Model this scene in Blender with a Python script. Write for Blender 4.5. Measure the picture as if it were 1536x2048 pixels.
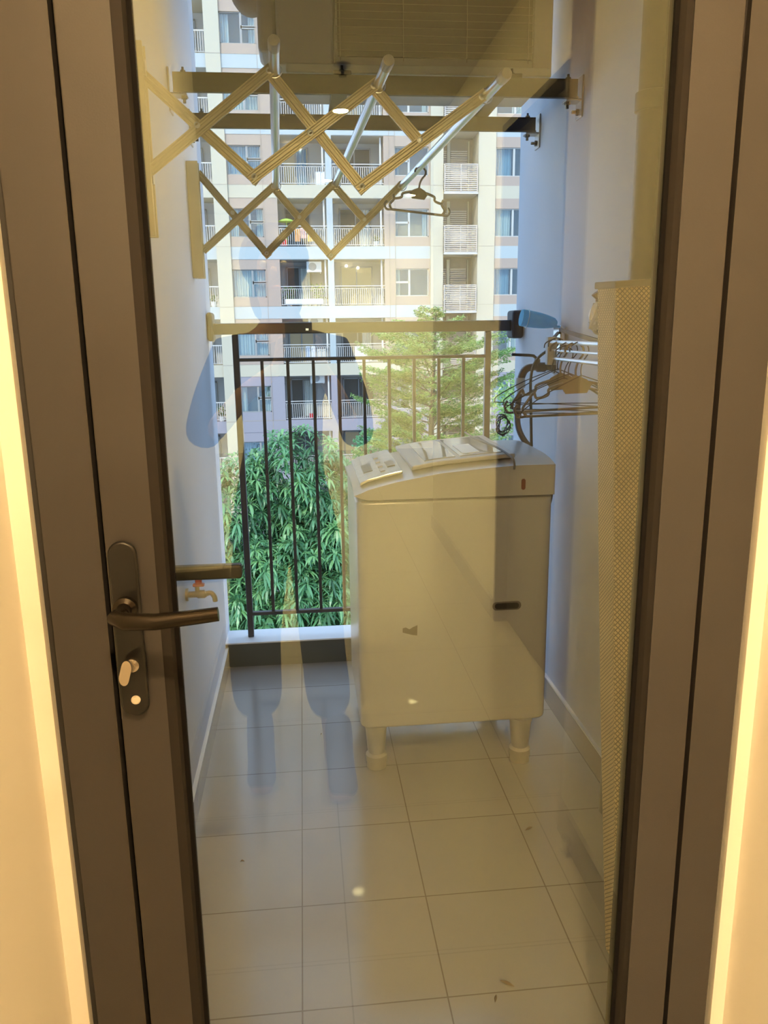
import bpy, bmesh, math, random
from mathutils import Vector, Matrix, Quaternion
random.seed(7)
PI = math.pi
S = bpy.context.scene
for o in list(bpy.data.objects): bpy.data.objects.remove(o)

# ------------------------------------------------------------------ camera
cam = bpy.data.objects.new('camera', bpy.data.cameras.new('camera'))
S.collection.objects.link(cam); S.camera = cam
R = Matrix(((0.99472, 0.03530, -0.09638), (-0.10096, 0.22414, -0.96931), (-0.01238, 0.97392, 0.22649)))
# rows above = world axes X,Y,Z written in camera coordinates
def ortho(m):
    x = Vector(m[0]).normalized(); y = Vector(m[1]); y = (y - x*y.dot(x)).normalized(); z = x.cross(y)
    return Matrix((x, y, z))
R = ortho(R)
cam.matrix_world = Matrix.Translation((0, -1.14, 1.45)) @ R.to_4x4()
cam.data.sensor_fit = 'VERTICAL'; cam.data.sensor_height = 36; cam.data.lens = 1572.7/2048*36
cam.data.clip_start = 0.005; cam.data.clip_end = 500

# ------------------------------------------------------------------ world, sun, exposure
S.view_settings.view_transform = 'Standard'; S.view_settings.look = 'None'
S.view_settings.gamma = 1; S.view_settings.use_curve_mapping = False
S.view_settings.exposure = 0.45
W = bpy.data.worlds.new('world'); S.world = W; W.use_nodes = True
bg = W.node_tree.nodes['Background']
bg.inputs[0].default_value = (0.46, 0.67, 1.0, 1); bg.inputs[1].default_value = 2.2
sl = bpy.data.lights.new('sun', 'SUN'); sl.energy = 2.9; sl.angle = math.radians(3); sl.color = (1, 0.95, 0.84)
sun = bpy.data.objects.new('sun', sl); S.collection.objects.link(sun)
sd = Vector((0.38, 0.72, -0.72)).normalized()
sun.rotation_mode = 'QUATERNION'; sun.rotation_quaternion = sd.to_track_quat('-Z', 'Y')
LAMP = 2250.0
LAMP_COL = (1, 0.66, 0.30)

# ------------------------------------------------------------------ materials
def M(name, col, rough=0.6, metal=0.0, noise=0.0, nscale=8.0, bump=0.0, bscale=60.0, spec=0.5, col2=None, emit=None, est=0):
    m = bpy.data.materials.new(name); m.use_nodes = True
    nt = m.node_tree; b = nt.nodes['Principled BSDF']
    b.inputs['Base Color'].default_value = (*col, 1); b.inputs['Roughness'].default_value = rough
    b.inputs['Metallic'].default_value = metal; b.inputs['Specular IOR Level'].default_value = spec
    if noise > 0 or col2:
        tc = nt.nodes.new('ShaderNodeTexCoord'); n = nt.nodes.new('ShaderNodeTexNoise'); n.inputs['Scale'].default_value = nscale
        n.inputs['Detail'].default_value = 5
        mx = nt.nodes.new('ShaderNodeMix'); mx.data_type = 'RGBA'
        c2 = col2 if col2 else tuple(c*(1-noise) for c in col)
        mx.inputs[6].default_value = (*col, 1); mx.inputs[7].default_value = (*c2, 1)
        nt.links.new(tc.outputs['Object'], n.inputs['Vector']); nt.links.new(n.outputs['Fac'], mx.inputs[0])
        nt.links.new(mx.outputs[2], b.inputs['Base Color'])
    if bump > 0:
        tc2 = nt.nodes.new('ShaderNodeTexCoord'); n2 = nt.nodes.new('ShaderNodeTexNoise'); n2.inputs['Scale'].default_value = bscale
        n2.inputs['Detail'].default_value = 4
        bp = nt.nodes.new('ShaderNodeBump'); bp.inputs['Strength'].default_value = bump; bp.inputs['Distance'].default_value = 0.004
        nt.links.new(tc2.outputs['Object'], n2.inputs['Vector']); nt.links.new(n2.outputs['Fac'], bp.inputs['Height'])
        nt.links.new(bp.outputs[0], b.inputs['Normal'])
    if emit:
        b.inputs['Emission Color'].default_value = (*emit, 1); b.inputs['Emission Strength'].default_value = est
    return m

def glass_mat(name, tint, gtint, r0, r1=0.9):
    m = bpy.data.materials.new(name); m.use_nodes = True; nt = m.node_tree; nt.nodes.clear()
    out = nt.nodes.new('ShaderNodeOutputMaterial'); mix = nt.nodes.new('ShaderNodeMixShader')
    tr = nt.nodes.new('ShaderNodeBsdfTransparent'); tr.inputs[0].default_value = (*tint, 1)
    gl = nt.nodes.new('ShaderNodeBsdfGlossy'); gl.inputs['Roughness'].default_value = 0.0; gl.inputs[0].default_value = (*gtint, 1)
    lw = nt.nodes.new('ShaderNodeLayerWeight'); lw.inputs[0].default_value = 0.5
    p = nt.nodes.new('ShaderNodeMath'); p.operation = 'POWER'; p.inputs[1].default_value = 4
    mr = nt.nodes.new('ShaderNodeMapRange'); mr.inputs['To Min'].default_value = r0; mr.inputs['To Max'].default_value = r1
    nt.links.new(lw.outputs['Facing'], p.inputs[0]); nt.links.new(p.outputs[0], mr.inputs['Value'])
    nt.links.new(mr.outputs[0], mix.inputs[0]); nt.links.new(tr.outputs[0], mix.inputs[1]); nt.links.new(gl.outputs[0], mix.inputs[2])
    nt.links.new(mix.outputs[0], out.inputs[0])
    return m

def tile_mat(name, c1, c2, grout, size, ox, oy, rough, mort=0.0018, coords='Object', gb=0.3):
    m = bpy.data.materials.new(name); m.use_nodes = True; nt = m.node_tree; b = nt.nodes['Principled BSDF']
    tc = nt.nodes.new('ShaderNodeTexCoord'); mp = nt.nodes.new('ShaderNodeMapping')
    mp.inputs['Location'].default_value = (-ox, -oy, 0)
    br = nt.nodes.new('ShaderNodeTexBrick'); br.offset = 0; br.squash = 1
    br.inputs['Scale'].default_value = 1; br.inputs['Brick Width'].default_value = size; br.inputs['Row Height'].default_value = size
    br.inputs['Mortar Size'].default_value = mort; br.inputs['Mortar Smooth'].default_value = 0.1
    br.inputs['Color1'].default_value = (*c1, 1); br.inputs['Color2'].default_value = (*c2, 1); br.inputs['Mortar'].default_value = (*grout, 1)
    n = nt.nodes.new('ShaderNodeTexNoise'); n.inputs['Scale'].default_value = 5; n.inputs['Detail'].default_value = 6
    mx = nt.nodes.new('ShaderNodeMix'); mx.data_type = 'RGBA'; mx.blend_type = 'MULTIPLY'; mx.inputs[0].default_value = 0.12
    nt.links.new(tc.outputs[coords], mp.inputs[0]); nt.links.new(mp.outputs[0], br.inputs[0]); nt.links.new(tc.outputs['Object'], n.inputs[0])
    nt.links.new(br.outputs[0], mx.inputs[6]); nt.links.new(n.outputs['Fac'], mx.inputs[7]); nt.links.new(mx.outputs[2], b.inputs['Base Color'])
    b.inputs['Roughness'].default_value = rough
    bp = nt.nodes.new('ShaderNodeBump'); bp.invert = True; bp.inputs['Strength'].default_value = gb; bp.inputs['Distance'].default_value = 0.002
    nt.links.new(br.outputs['Fac'], bp.inputs['Height']); nt.links.new(bp.outputs[0], b.inputs['Normal'])
    return m

frame_m = M('bronze grey powder coat', (0.045, 0.040, 0.038), 0.42, 0.0, noise=0.12, nscale=5, bump=0.05, bscale=400)
gasket_m = M('black gasket', (0.008, 0.007, 0.007), 0.9, spec=0.1)
bead_shade_m = M('bead with painted shade', (0.022, 0.018, 0.016), 0.7, spec=0.2)  # shading of the bead put into its colour, darker than the leaf frame
glass_m = glass_mat('door glass', (0.96, 0.97, 0.95), (0.92, 1.0, 0.78), 0.085)
wall_m = M('balcony wall paint', (0.54, 0.575, 0.64), 0.75, noise=0.10, nscale=2.5, bump=0.25, bscale=18)
room_m = M('warm room wall paint', (0.92, 0.87, 0.77), 0.7, noise=0.05, nscale=2)
ceil_m = M('ceiling paint', (0.62, 0.59, 0.54), 0.8, noise=0.05)
floor_m = tile_mat('balcony floor tiles', (0.31, 0.297, 0.28), (0.322, 0.307, 0.29), (0.16, 0.13, 0.11), 0.322, -0.050, 0.300, 0.16)
rfloor_m = tile_mat('room floor tiles', (0.62, 0.56, 0.46), (0.64, 0.58, 0.47), (0.25, 0.2, 0.15), 0.6, 0.06, -1.03, 0.03)
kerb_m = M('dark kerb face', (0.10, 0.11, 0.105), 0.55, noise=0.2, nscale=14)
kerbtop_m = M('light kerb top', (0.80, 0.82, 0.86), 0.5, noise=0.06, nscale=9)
base_m = M('taupe skirting tile', (0.27, 0.23, 0.21), 0.2, noise=0.1, nscale=6)
basetop_m = M('skirting top edge', (0.62, 0.62, 0.62), 0.5)
rail_m = M('dark railing paint', (0.055, 0.055, 0.058), 0.35, noise=0.1)
rubber_m = M('rubber', (0.03, 0.03, 0.033), 0.6)
alu_m = M('brushed aluminium', (0.75, 0.76, 0.77), 0.28, 0.95, noise=0.08, nscale=30)
champ_m = M('champagne aluminium', (0.58, 0.50, 0.32), 0.38, 0.55, noise=0.12, nscale=20)
chrome_m = M('chrome', (0.8, 0.8, 0.8), 0.12, 1.0)
steel_m = M('dark steel angle', (0.05, 0.048, 0.046), 0.5, 0.3, noise=0.25, nscale=15)
white_m = M('white enamel', (0.41, 0.41, 0.405), 0.25, noise=0.04)
greypl_m = M('grey plastic', (0.42, 0.42, 0.42), 0.35, noise=0.06)
lidglass_m = M('smoked lid', (0.30, 0.32, 0.33), 0.06, spec=0.8)
darkpl_m = M('dark plastic', (0.03, 0.028, 0.027), 0.35)
hang_m = M('brown plastic', (0.17, 0.15, 0.135), 0.4, noise=0.1)
wire_m = M('dark coated wire', (0.05, 0.05, 0.055), 0.35, 0.3)
handle_m = M('dark bronze metal', (0.006, 0.005, 0.0045), 0.35, 0.0)
lever_m = M('worn bronze lever', (0.032, 0.026, 0.02), 0.25, 0.8)
ac_m = M('air conditioner casing', (0.34, 0.32, 0.30), 0.45, noise=0.08)
coil_m = M('condenser coil', (0.10, 0.075, 0.06), 0.5, 0.2)
pvc_m = M('grey drain pipe', (0.13, 0.122, 0.118), 0.45, noise=0.12)
palepvc_m = M('pale conduit', (0.62, 0.64, 0.62), 0.4)
foam_m = M('pipe insulation wrap', (0.50, 0.47, 0.42), 0.7, noise=0.15, nscale=25, bump=0.5, bscale=60)

# ------------------------------------------------------------------ geometry helpers
wl = {}
class B:
    def __init__(s): s.v = []; s.f = []; s.m = []; s.cur = 0
    def add(s, vs, fs):
        k = len(s.v); s.v += [tuple(v) for v in vs]; s.f += [tuple(i+k for i in f) for f in fs]; s.m += [s.cur]*len(fs)
        return s
    def box(s, x0, x1, y0, y1, z0, z1, mat=None):
        vs = [(x, y, z) for x in (x0, x1) for y in (y0, y1) for z in (z0, z1)]
        if mat: vs = [mat @ Vector(v) for v in vs]
        return s.add(vs, [(0, 1, 3, 2), (4, 6, 7, 5), (0, 4, 5, 1), (2, 3, 7, 6), (0, 2, 6, 4), (1, 5, 7, 3)])
    def tube(s, pts, r, n=10, closed=False, taper=None, cap=True):
        pts = [Vector(p) for p in pts]; k = len(pts); rings = []
        up = None
        for i, p in enumerate(pts):
            if closed: t = (pts[(i+1) % k]-pts[i-1])
            else: t = pts[min(i+1, k-1)]-pts[max(i-1, 0)]
            t.normalize()
            if up is None:
                up = t.orthogonal().normalized()
            else:
                up = (up - t*up.dot(t)); up = up.normalized() if up.length > 1e-6 else t.orthogonal().normalized()
            w = t.cross(up); rr = r[i] if isinstance(r, (list, tuple)) else r
            rings.append([p + (up*math.cos(2*PI*j/n)+w*math.sin(2*PI*j/n))*rr for j in range(n)])
        vs = [v for ring in rings for v in ring]; fs = []
        m = k if closed else k-1
        for i in range(m):
            a = i*n; b = ((i+1) % k)*n
            for j in range(n): fs.append((a+j, a+(j+1) % n, b+(j+1) % n, b+j))
        if not closed and cap:
            fs.append(tuple(range(n))[::-1]); fs.append(tuple(range((k-1)*n, k*n)))
        return s.add(vs, fs)
    def cyl(s, p0, p1, r, n=16): return s.tube([p0, p1], r, n)
    def lathe(s, c, axis, prof, n=20):
        # prof: list of (radius, distance along axis)
        c = Vector(c); ax = Vector(axis).normalized(); u = ax.orthogonal().normalized(); w = ax.cross(u)
        vs = []; fs = []
        for (r, d) in prof:
            for j in range(n): vs.append(c+ax*d+(u*math.cos(2*PI*j/n)+w*math.sin(2*PI*j/n))*max(r, 1e-5))
        for i in range(len(prof)-1):
            for j in range(n): fs.append((i*n+j, i*n+(j+1) % n, (i+1)*n+(j+1) % n, (i+1)*n+j))
        fs.append(tuple(range(n))[::-1]); fs.append(tuple(range((len(prof)-1)*n, len(prof)*n)))
        return s.add(vs, fs)
    def prism(s, poly, y0, y1, fn):
        # poly of (a,b); fn(a,b,d) -> xyz
        n = len(poly); vs = [fn(a, b, y0) for a, b in poly]+[fn(a, b, y1) for a, b in poly]
        fs = [tuple(range(n))[::-1], tuple(range(n, 2*n))]+[(i, (i+1) % n, n+(i+1) % n, n+i) for i in range(n)]
        return s.add(vs, fs)
    def bar(s, p0, p1, w, h, up=(0, 0, 1)):
        p0 = Vector(p0); p1 = Vector(p1); t = (p1-p0).normalized(); u = Vector(up); u = (u-t*u.dot(t)).normalized(); q = t.cross(u)
        vs = [p+q*a*w/2+u*b*h/2 for p in (p0, p1) for a, b in ((-1, -1), (1, -1), (1, 1), (-1, 1))]
        return s.add(vs, [(0, 1, 2, 3), (7, 6, 5, 4), (0, 4, 5, 1), (1, 5, 6, 2), (2, 6, 7, 3), (3, 7, 4, 0)])
    def sphere(s, c, r, n=12, sc=(1, 1, 1)):
        prof = [(math.sin(PI*i/n), -math.cos(PI*i/n)) for i in range(n+1)]
        vs = []; k = n*2
        for (rr, d) in prof:
            for j in range(k):
                a = 2*PI*j/k; vs.append((c[0]+r*sc[0]*rr*math.cos(a), c[1]+r*sc[1]*rr*math.sin(a), c[2]+r*sc[2]*d))
        fs = [(i*k+j, i*k+(j+1) % k, (i+1)*k+(j+1) % k, (i+1)*k+j) for i in range(n) for j in range(k)]
        return s.add(vs, fs)

def link(o, parent=None, origin=(0, 0, 0)):
    S.collection.objects.link(o); origin = Vector(origin); wl[o.name] = origin
    if parent is not None:
        o.parent = parent; o.location = origin - wl[parent.name]
    else: o.location = origin
    return o
def mk(name, b, mats, parent=None, origin=None, bevel=0, smooth=False, seg=2):
    if origin is None: origin = wl[parent.name] if parent is not None else (0, 0, 0)
    og = Vector(origin)
    me = bpy.data.meshes.new(name)
    me.from_pydata([tuple(Vector(v)-og) for v in b.v], [], b.f)
    mats = mats if isinstance(mats, (list, tuple)) else [mats]
    for m in mats: me.materials.append(m)
    if len(mats) > 1: me.polygons.foreach_set('material_index', b.m)
    bm = bmesh.new(); bm.from_mesh(me)
    bmesh.ops.remove_doubles(bm, verts=bm.verts, dist=1e-6)
    bmesh.ops.recalc_face_normals(bm, faces=bm.faces); bm.to_mesh(me); bm.free()
    if smooth:
        me.polygons.foreach_set('use_smooth', [True]*len(me.polygons))
        try: me.set_sharp_from_angle(angle=math.radians(40))
        except Exception: pass
    o = bpy.data.objects.new(name, me); link(o, parent, og)
    if bevel:
        md = o.modifiers.new('bevel', 'BEVEL'); md.width = bevel; md.segments = seg; md.limit_method = 'ANGLE'
    return o
def mkleaf(name, v, f, mats, parent=None, origin=(0, 0, 0), mi=None):
    og = Vector(origin); me = bpy.data.meshes.new(name)
    me.from_pydata([tuple(Vector(p)-og) for p in v], [], f)
    for m in (mats if isinstance(mats, (list, tuple)) else [mats]): me.materials.append(m)
    if mi: me.polygons.foreach_set('material_index', mi)
    o = bpy.data.objects.new(name, me); return link(o, parent, og)
def tag(o, label, cat, group=None, kind=None):
    o['label'] = label; o['category'] = cat
    if group: o['group'] = group
    if kind: o['kind'] = kind
    return o
def thing(name, loc, label, cat, group=None):
    o = bpy.data.objects.new(name, None); o.empty_display_size = 0.05; link(o, None, loc); return tag(o, label, cat, group)
def struct(o): o['kind'] = 'structure'; return o
def dup(root, delta, rot=None, label=None):
    def cp(o, par):
        c = o.copy(); S.collection.objects.link(c); wl[c.name] = wl[o.name]
        if par is not None: c.parent = par
        for ch in [x for x in kids.get(o.name, [])]: cp(ch, c)
        return c
    kids = {}
    for o in bpy.data.objects:
        if o.parent: kids.setdefault(o.parent.name, []).append(o)
    r = cp(root, None); r.location = Vector(root.location)+Vector(delta)
    if rot is not None: r.rotation_euler = rot
    if label: r['label'] = label
    return r

# ------------------------------------------------------------------ structure: balcony
struct(mk('floor', B().box(-0.60, 1.2, 0.03, 2.15, -0.2, 0), floor_m))
def wallb(name, b, m): return struct(mk(name, b, m))
wallb('wall_left', B().box(-0.62, -0.38, 0.03, 2.35, -0.2, 3.3), wall_m)
wallb('wall_right', B().box(0.93, 1.2, 0.03, 2.30, -0.2, 3.3), wall_m)
wallb('ceiling', B().box(-0.62, 1.2, 0.03, 2.35, 2.9, 3.3), wall_m)
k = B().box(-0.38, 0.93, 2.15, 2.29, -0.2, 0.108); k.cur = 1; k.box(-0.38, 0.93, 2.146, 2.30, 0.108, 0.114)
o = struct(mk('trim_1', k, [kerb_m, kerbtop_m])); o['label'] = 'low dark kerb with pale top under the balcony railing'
for side, x0, x1 in (('left', -0.38, -0.368), ('right', 0.918, 0.93)):
    b = B().box(x0, x1, 0.03, 2.15, 0, 0.088); b.cur = 1; b.box(min(x0, x1), max(x0, x1), 0.03, 2.15, 0.088, 0.094)
    struct(mk('baseboard_'+side, b, [base_m, basetop_m]))

# ------------------------------------------------------------------ structure: room behind the camera
struct(mk('floor_room', B().box(-3.2, 3.2, -9.0, 0.03, -0.2, 0), rfloor_m))
struct(mk('ceiling_room', B().box(-3.3, 3.3, -9.1, 0.10, 2.75, 2.95), ceil_m))
wallb('wall_room_left', B().box(-0.80, -0.412, -2.4, -0.03, 0, 2.75).box(-3.3, -0.412, -2.5, -2.4, 0, 2.75).box(-3.4, -3.2, -9, -2.4, 0, 2.75), room_m)
wallb('wall_room_right', B().box(0.714, 1.2, -0.864, -0.03, 0, 2.75).box(0.93, 1.2, -1.68, -0.864, 0, 2.75)
      .box(0.93, 1.10, -2.57, -1.68, 2.32, 2.75).box(0.93, 1.10, -4.52, -2.57, 0, 2.75).box(1.1, 3.2, -4.52, -4.42, 0, 2.75), room_m)
wallb('wall_room_back', B().box(-3.3, 3.3, -8.7, -8.5, 0, 2.75), room_m)
wallb('wall_room_far_right', B().box(3.1, 3.3, -8.6, -0.1, 0, 2.75), room_m)
wallb('wall_front', B().box(-3.3, -0.385, -0.03, 0.10, 0, 3.3).box(0.690, 3.3, -0.03, 0.10, 0, 3.3).box(-0.385, 0.690, -0.03, 0.10, 2.26, 3.3), room_m)
struct(mk('baseboard_room', B().box(0.702, 0.714, -0.864, -0.03, 0, 0.1).box(0.915, 0.93, -1.66, -0.864, 0, 0.1).box(0.915, 0.93, -4.52, -2.60, 0, 0.1).box(-0.412, -0.400, -2.4, -0.03, 0, 0.1), M('pale skirting', (0.50, 0.46, 0.40), 0.3)))
struct(mk('trim_5', B().box(0.922, 0.93, -1.67, -0.870, 0.1, 2.74), M('added brown panel', (0.24, 0.17, 0.11), 0.5, noise=0.2, nscale=4)))  # made-up panel, darkens this stretch of wall in the glass reflection
# dark side room seen through the opening on the right
darkwood_m = M('dark veneer door', (0.045, 0.032, 0.024), 0.4, noise=0.3, nscale=6)
struct(mk('door_2', B().box(0.98, 1.02, -2.54, -1.71, 0.01, 2.29), darkwood_m, bevel=0.003))
struct(mk('trim_2', B().box(0.92, 1.09, -1.71, -1.68, 0, 2.32).box(0.92, 1.09, -2.57, -2.54, 0, 2.32).box(0.92, 1.09, -2.54, -1.71, 2.29, 2.32), darkwood_m))
knob = thing('door_stop', (0.69, -0.745, 0.0), 'small chrome door stop standing on the room floor beside the white skirting', 'door stop')
mk('stem', B().lathe((0.69, -0.745, 0), (0, 0, 1), [(0.018, 0), (0.018, 0.004), (0.008, 0.006), (0.008, 0.035), (0.014, 0.037), (0.014, 0.05)]), chrome_m, knob, smooth=True)

# downlights, sprinkler
def downlight(x, y, label, k=0.88, col=(1, 0.79, 0.45)):
    t = thing('downlight', (x, y, 2.75), label, 'ceiling light', 'recessed room downlights')
    mk('trim_ring', B().lathe((x, y, 2.75), (0, 0, -1), [(0.062, 0), (0.062, 0.004), (0.048, 0.006), (0.046, 0.001)], 24), white_m, t, smooth=True)
    em = M('lamp lens', (1, 1, 1), emit=LAMP_COL, est=LAMP*k); em.node_tree.nodes['Principled BSDF'].inputs['Emission Color'].default_value = (*col, 1)
    mk('lens', B().lathe((x, y, 2.748), (0, 0, -1), [(0.045, 0), (0.045, 0.003)], 24), em, t)
    return t
downlight(0.285, -4.07, 'round recessed downlight reflected as the bright disc between the two rack beams')
downlight(0.272, -6.37, 'round recessed downlight reflected as a small disc below the front rack', 1.9)
downlight(1.13, -7.14, 'round recessed downlight at the far right of the room ceiling', 1.9)
downlight(-1.3, -5.6, 'round recessed downlight at the far left of the room ceiling', 1.9)
downlight(0.15, -1.30, 'round fill downlight added just above the person, out of view', 1.2, LAMP_COL)  # added fill lamp, its reflection out of view; brightens walls beside the door
sp = thing('sprinkler', (0.252, -3.22, 2.75), 'small ceiling sprinkler with round cover plate in the room', 'sprinkler')
mk('cover_plate', B().lathe((0.252, -3.22, 2.75), (0, 0, -1), [(0.045, 0), (0.045, 0.006), (0.02, 0.012), (0.018, 0.03)], 20), darkpl_m, sp, smooth=True)
mk('deflector', B().lathe((0.252, -3.22, 2.72), (0, 0, -1), [(0.008, 0), (0.008, 0.02), (0.02, 0.022), (0.02, 0.026)], 16), darkpl_m, sp)

# ------------------------------------------------------------------ glazed door and frame
fr = B()
fr.box(-0.372, -0.2955, -0.030, 0.045, 0, 2.25).box(0.6085, 0.680, -0.030, 0.045, 0, 2.25).box(-0.2955, 0.6085, -0.030, 0.045, 2.19, 2.25)
fr.box(-0.2955, 0.6085, -0.030, 0.045, 0, 0.035)
o = struct(mk('trim_3', fr, frame_m, bevel=0.0015)); o['label'] = 'bronze grey aluminium door frame'
b = B().box(-0.3985, -0.372, -0.012, 0.03, 0, 2.26).box(0.680, 0.700, -0.012, 0.03, 0, 2.26).box(-0.2955, -0.286, 0.0, 0.03, 0.03, 2.2).box(0.599, 0.6085, 0.0, 0.03, 0.03, 2.2).box(-0.39, 0.695, -0.012, 0.03, 2.25, 2.27)
o = struct(mk('trim_4', b, M('dark joint strip', (0.030, 0.027, 0.025), 0.7)))  # dark strips filling the joints around frame and leaf
dr = bpy.data.objects.new('door_1', None); link(dr, None, (-0.29, 0, 0)); struct(dr)
dr['label'] = 'glazed aluminium balcony door with dark lever handle'
lf = B()
z0, z1 = 0.04, 2.185
lf.box(-0.288, -0.222, -0.030, 0.040, z0, z1).box(0.532, 0.601, -0.030, 0.040, z0, z1)
lf.box(-0.222, 0.532, -0.030, 0.040, z0, z0+0.075).box(-0.222, 0.532, -0.030, 0.040, z1-0.075, z1)
mk('leaf_frame', lf, frame_m, dr, bevel=0.0018)
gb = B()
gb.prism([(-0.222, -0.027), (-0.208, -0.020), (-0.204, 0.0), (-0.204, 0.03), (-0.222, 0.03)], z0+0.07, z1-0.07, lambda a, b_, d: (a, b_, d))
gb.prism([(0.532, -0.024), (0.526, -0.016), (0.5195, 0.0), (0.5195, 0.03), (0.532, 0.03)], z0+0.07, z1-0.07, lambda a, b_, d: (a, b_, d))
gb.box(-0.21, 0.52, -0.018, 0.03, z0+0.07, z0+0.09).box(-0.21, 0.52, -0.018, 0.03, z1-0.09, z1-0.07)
mk('glazing_bead', gb, bead_shade_m, dr)
mk('gasket', B().box(-0.205, -0.1985, -0.006, 0.006, z0+0.085, z1-0.085).box(0.5145, 0.521, -0.006, 0.006, z0+0.085, z1-0.085), gasket_m, dr)
mk('glass_pane', B().box(-0.204, 0.521, -0.003, 0.003, z0+0.085, z1-0.085), glass_m, dr)
# handle set
def stadium(cx, za, zb, w, n=10):
    r = w/2; return [(cx+r*math.cos(PI*i/n), zb-r+r*math.sin(PI*i/n)) for i in range(n+1)]+[(cx-r*math.cos(PI*i/n), za+r-r*math.sin(PI*i/n)) for i in range(n+1)]
hd = mk('handle', B().prism(stadium(-0.264, 0.895, 1.163, 0.040), -0.040, -0.030, lambda a, b_, d: (a, d, b_)), handle_m, dr, bevel=0.003, smooth=True)
hd['label'] = 'long dark oval handle plate'
hub = (-0.264, 1.066)
mk('lever', B().lathe((hub[0], -0.038, hub[1]), (0, -1, 0), [(0.017, 0), (0.017, 0.012), (0.011, 0.016), (0.010, 0.03)])
   .tube([(hub[0], -0.06, hub[1]), (hub[0]-0.004, -0.085, hub[1]), (hub[0]+0.010, -0.096, hub[1]-0.001), (hub[0]+0.05, -0.097, hub[1]-0.003), (hub[0]+0.10, -0.095, hub[1]), (-0.128, -0.094, hub[1]+0.003)], [0.010, 0.012, 0.0125, 0.0115, 0.0105, 0.0100], 14), lever_m, hd, smooth=True)
tt = B().lathe((-0.262, -0.040, 0.978), (0, -1, 0), [(0.010, 0), (0.010, 0.006), (0.006, 0.008), (0.006, 0.016)])
tt.prism(stadium(0, -0.019, 0.019, 0.022), -0.003, 0.003, lambda a, b_, d: tuple(Vector((-0.268, -0.062, 0.975))+Vector((a*0.75+b_*0.28, a*-0.66+d*0.9, b_*0.96-a*0.1))))
mk('thumb_turn', tt, M('brushed nickel', (0.62, 0.55, 0.46), 0.25, 0.9), hd, smooth=True)
mk('lock_cover', B().lathe((-0.262, -0.040, 0.922), (0, -1, 0), [(0.0068, 0), (0.0068, 0.002), (0.005, 0.0035)]), M('pale cap', (0.7, 0.62, 0.5), 0.4), hd)
ho = mk('handle', B().prism(stadium(-0.264, 0.895, 1.163, 0.036), 0.040, 0.050, lambda a, b_, d: (a, d, b_)), handle_m, dr, bevel=0.003)
mk('lever', B().cyl((-0.264, 0.045, 1.076), (-0.264, 0.085, 1.076), 0.010).box(-0.27, -0.108, 0.074, 0.092, 1.065, 1.088), darkpl_m, ho, bevel=0.004)

# ------------------------------------------------------------------ railing
rl = thing('balcony_railing', (0.25, 2.22, 0.114), 'dark metal balcony railing with thin vertical bars above the kerb', 'railing')
mk('handrail', B().box(-0.360, 0.885, 2.197, 2.243, 1.436, 1.481), rail_m, rl, bevel=0.004)
mk('wall_bracket', B().box(-0.379, -0.355, 2.17, 2.27, 1.41, 1.525), rubber_m, rl, bevel=0.012, seg=3)
mk('wall_bracket', B().box(0.880, 0.929, 2.17, 2.27, 1.405, 1.52), rubber_m, rl, bevel=0.012, seg=3)
for x in (-0.272, 0.787): mk('post', B().box(x-0.013, x+0.013, 2.207, 2.233, 0.114, 1.436), rail_m, rl, bevel=0.003)
mk('upper_rail', B().box(-0.272, 0.787, 2.208, 2.232, 1.326, 1.340), rail_m, rl, bevel=0.003)
mk('lower_rail', B().box(-0.272, 0.787, 2.208, 2.232, 0.214, 0.230), rail_m, rl, bevel=0.003)
for i in range(9):
    x = -0.168+0.1063*i; mk('baluster', B().box(x-0.0065, x+0.0065, 2.2135, 2.2265, 0.23, 1.327), rail_m, rl)

# ------------------------------------------------------------------ washing machine
wm = thing('washing_machine', (0.46, 1.49, 0.15), 'white top loading washing machine standing on a footed base', 'washing machine')
YF, YB = 1.22, 1.76
def side_poly(z0, prof, r=0.035):
    pts = [(0.152, z0+r)]+[(0.152+r*(1-math.cos(a)), z0+r-r*math.sin(a)) for a in [PI/8, PI/4, 3*PI/8, PI/2]]
    return pts
def rrect(x0, x1, y0, y1, r, n=5):
    out = []
    for cx, cy, a0 in ((x1-r, y1-r, 0), (x0+r, y1-r, PI/2), (x0+r, y0+r, PI), (x1-r, y0+r, 3*PI/2)):
        for i in range(n+1): a = a0+PI/2*i/n; out.append((cx+r*math.cos(a), cy+r*math.sin(a)))
    return out
cab = B().prism(rrect(0.150, 0.775, YF, YB, 0.035), 0.165, 0.930, lambda a, b_, d: (a, b_, d))
mk('cabinet', cab, white_m, wm, bevel=0.008, smooth=True, seg=3)
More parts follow.
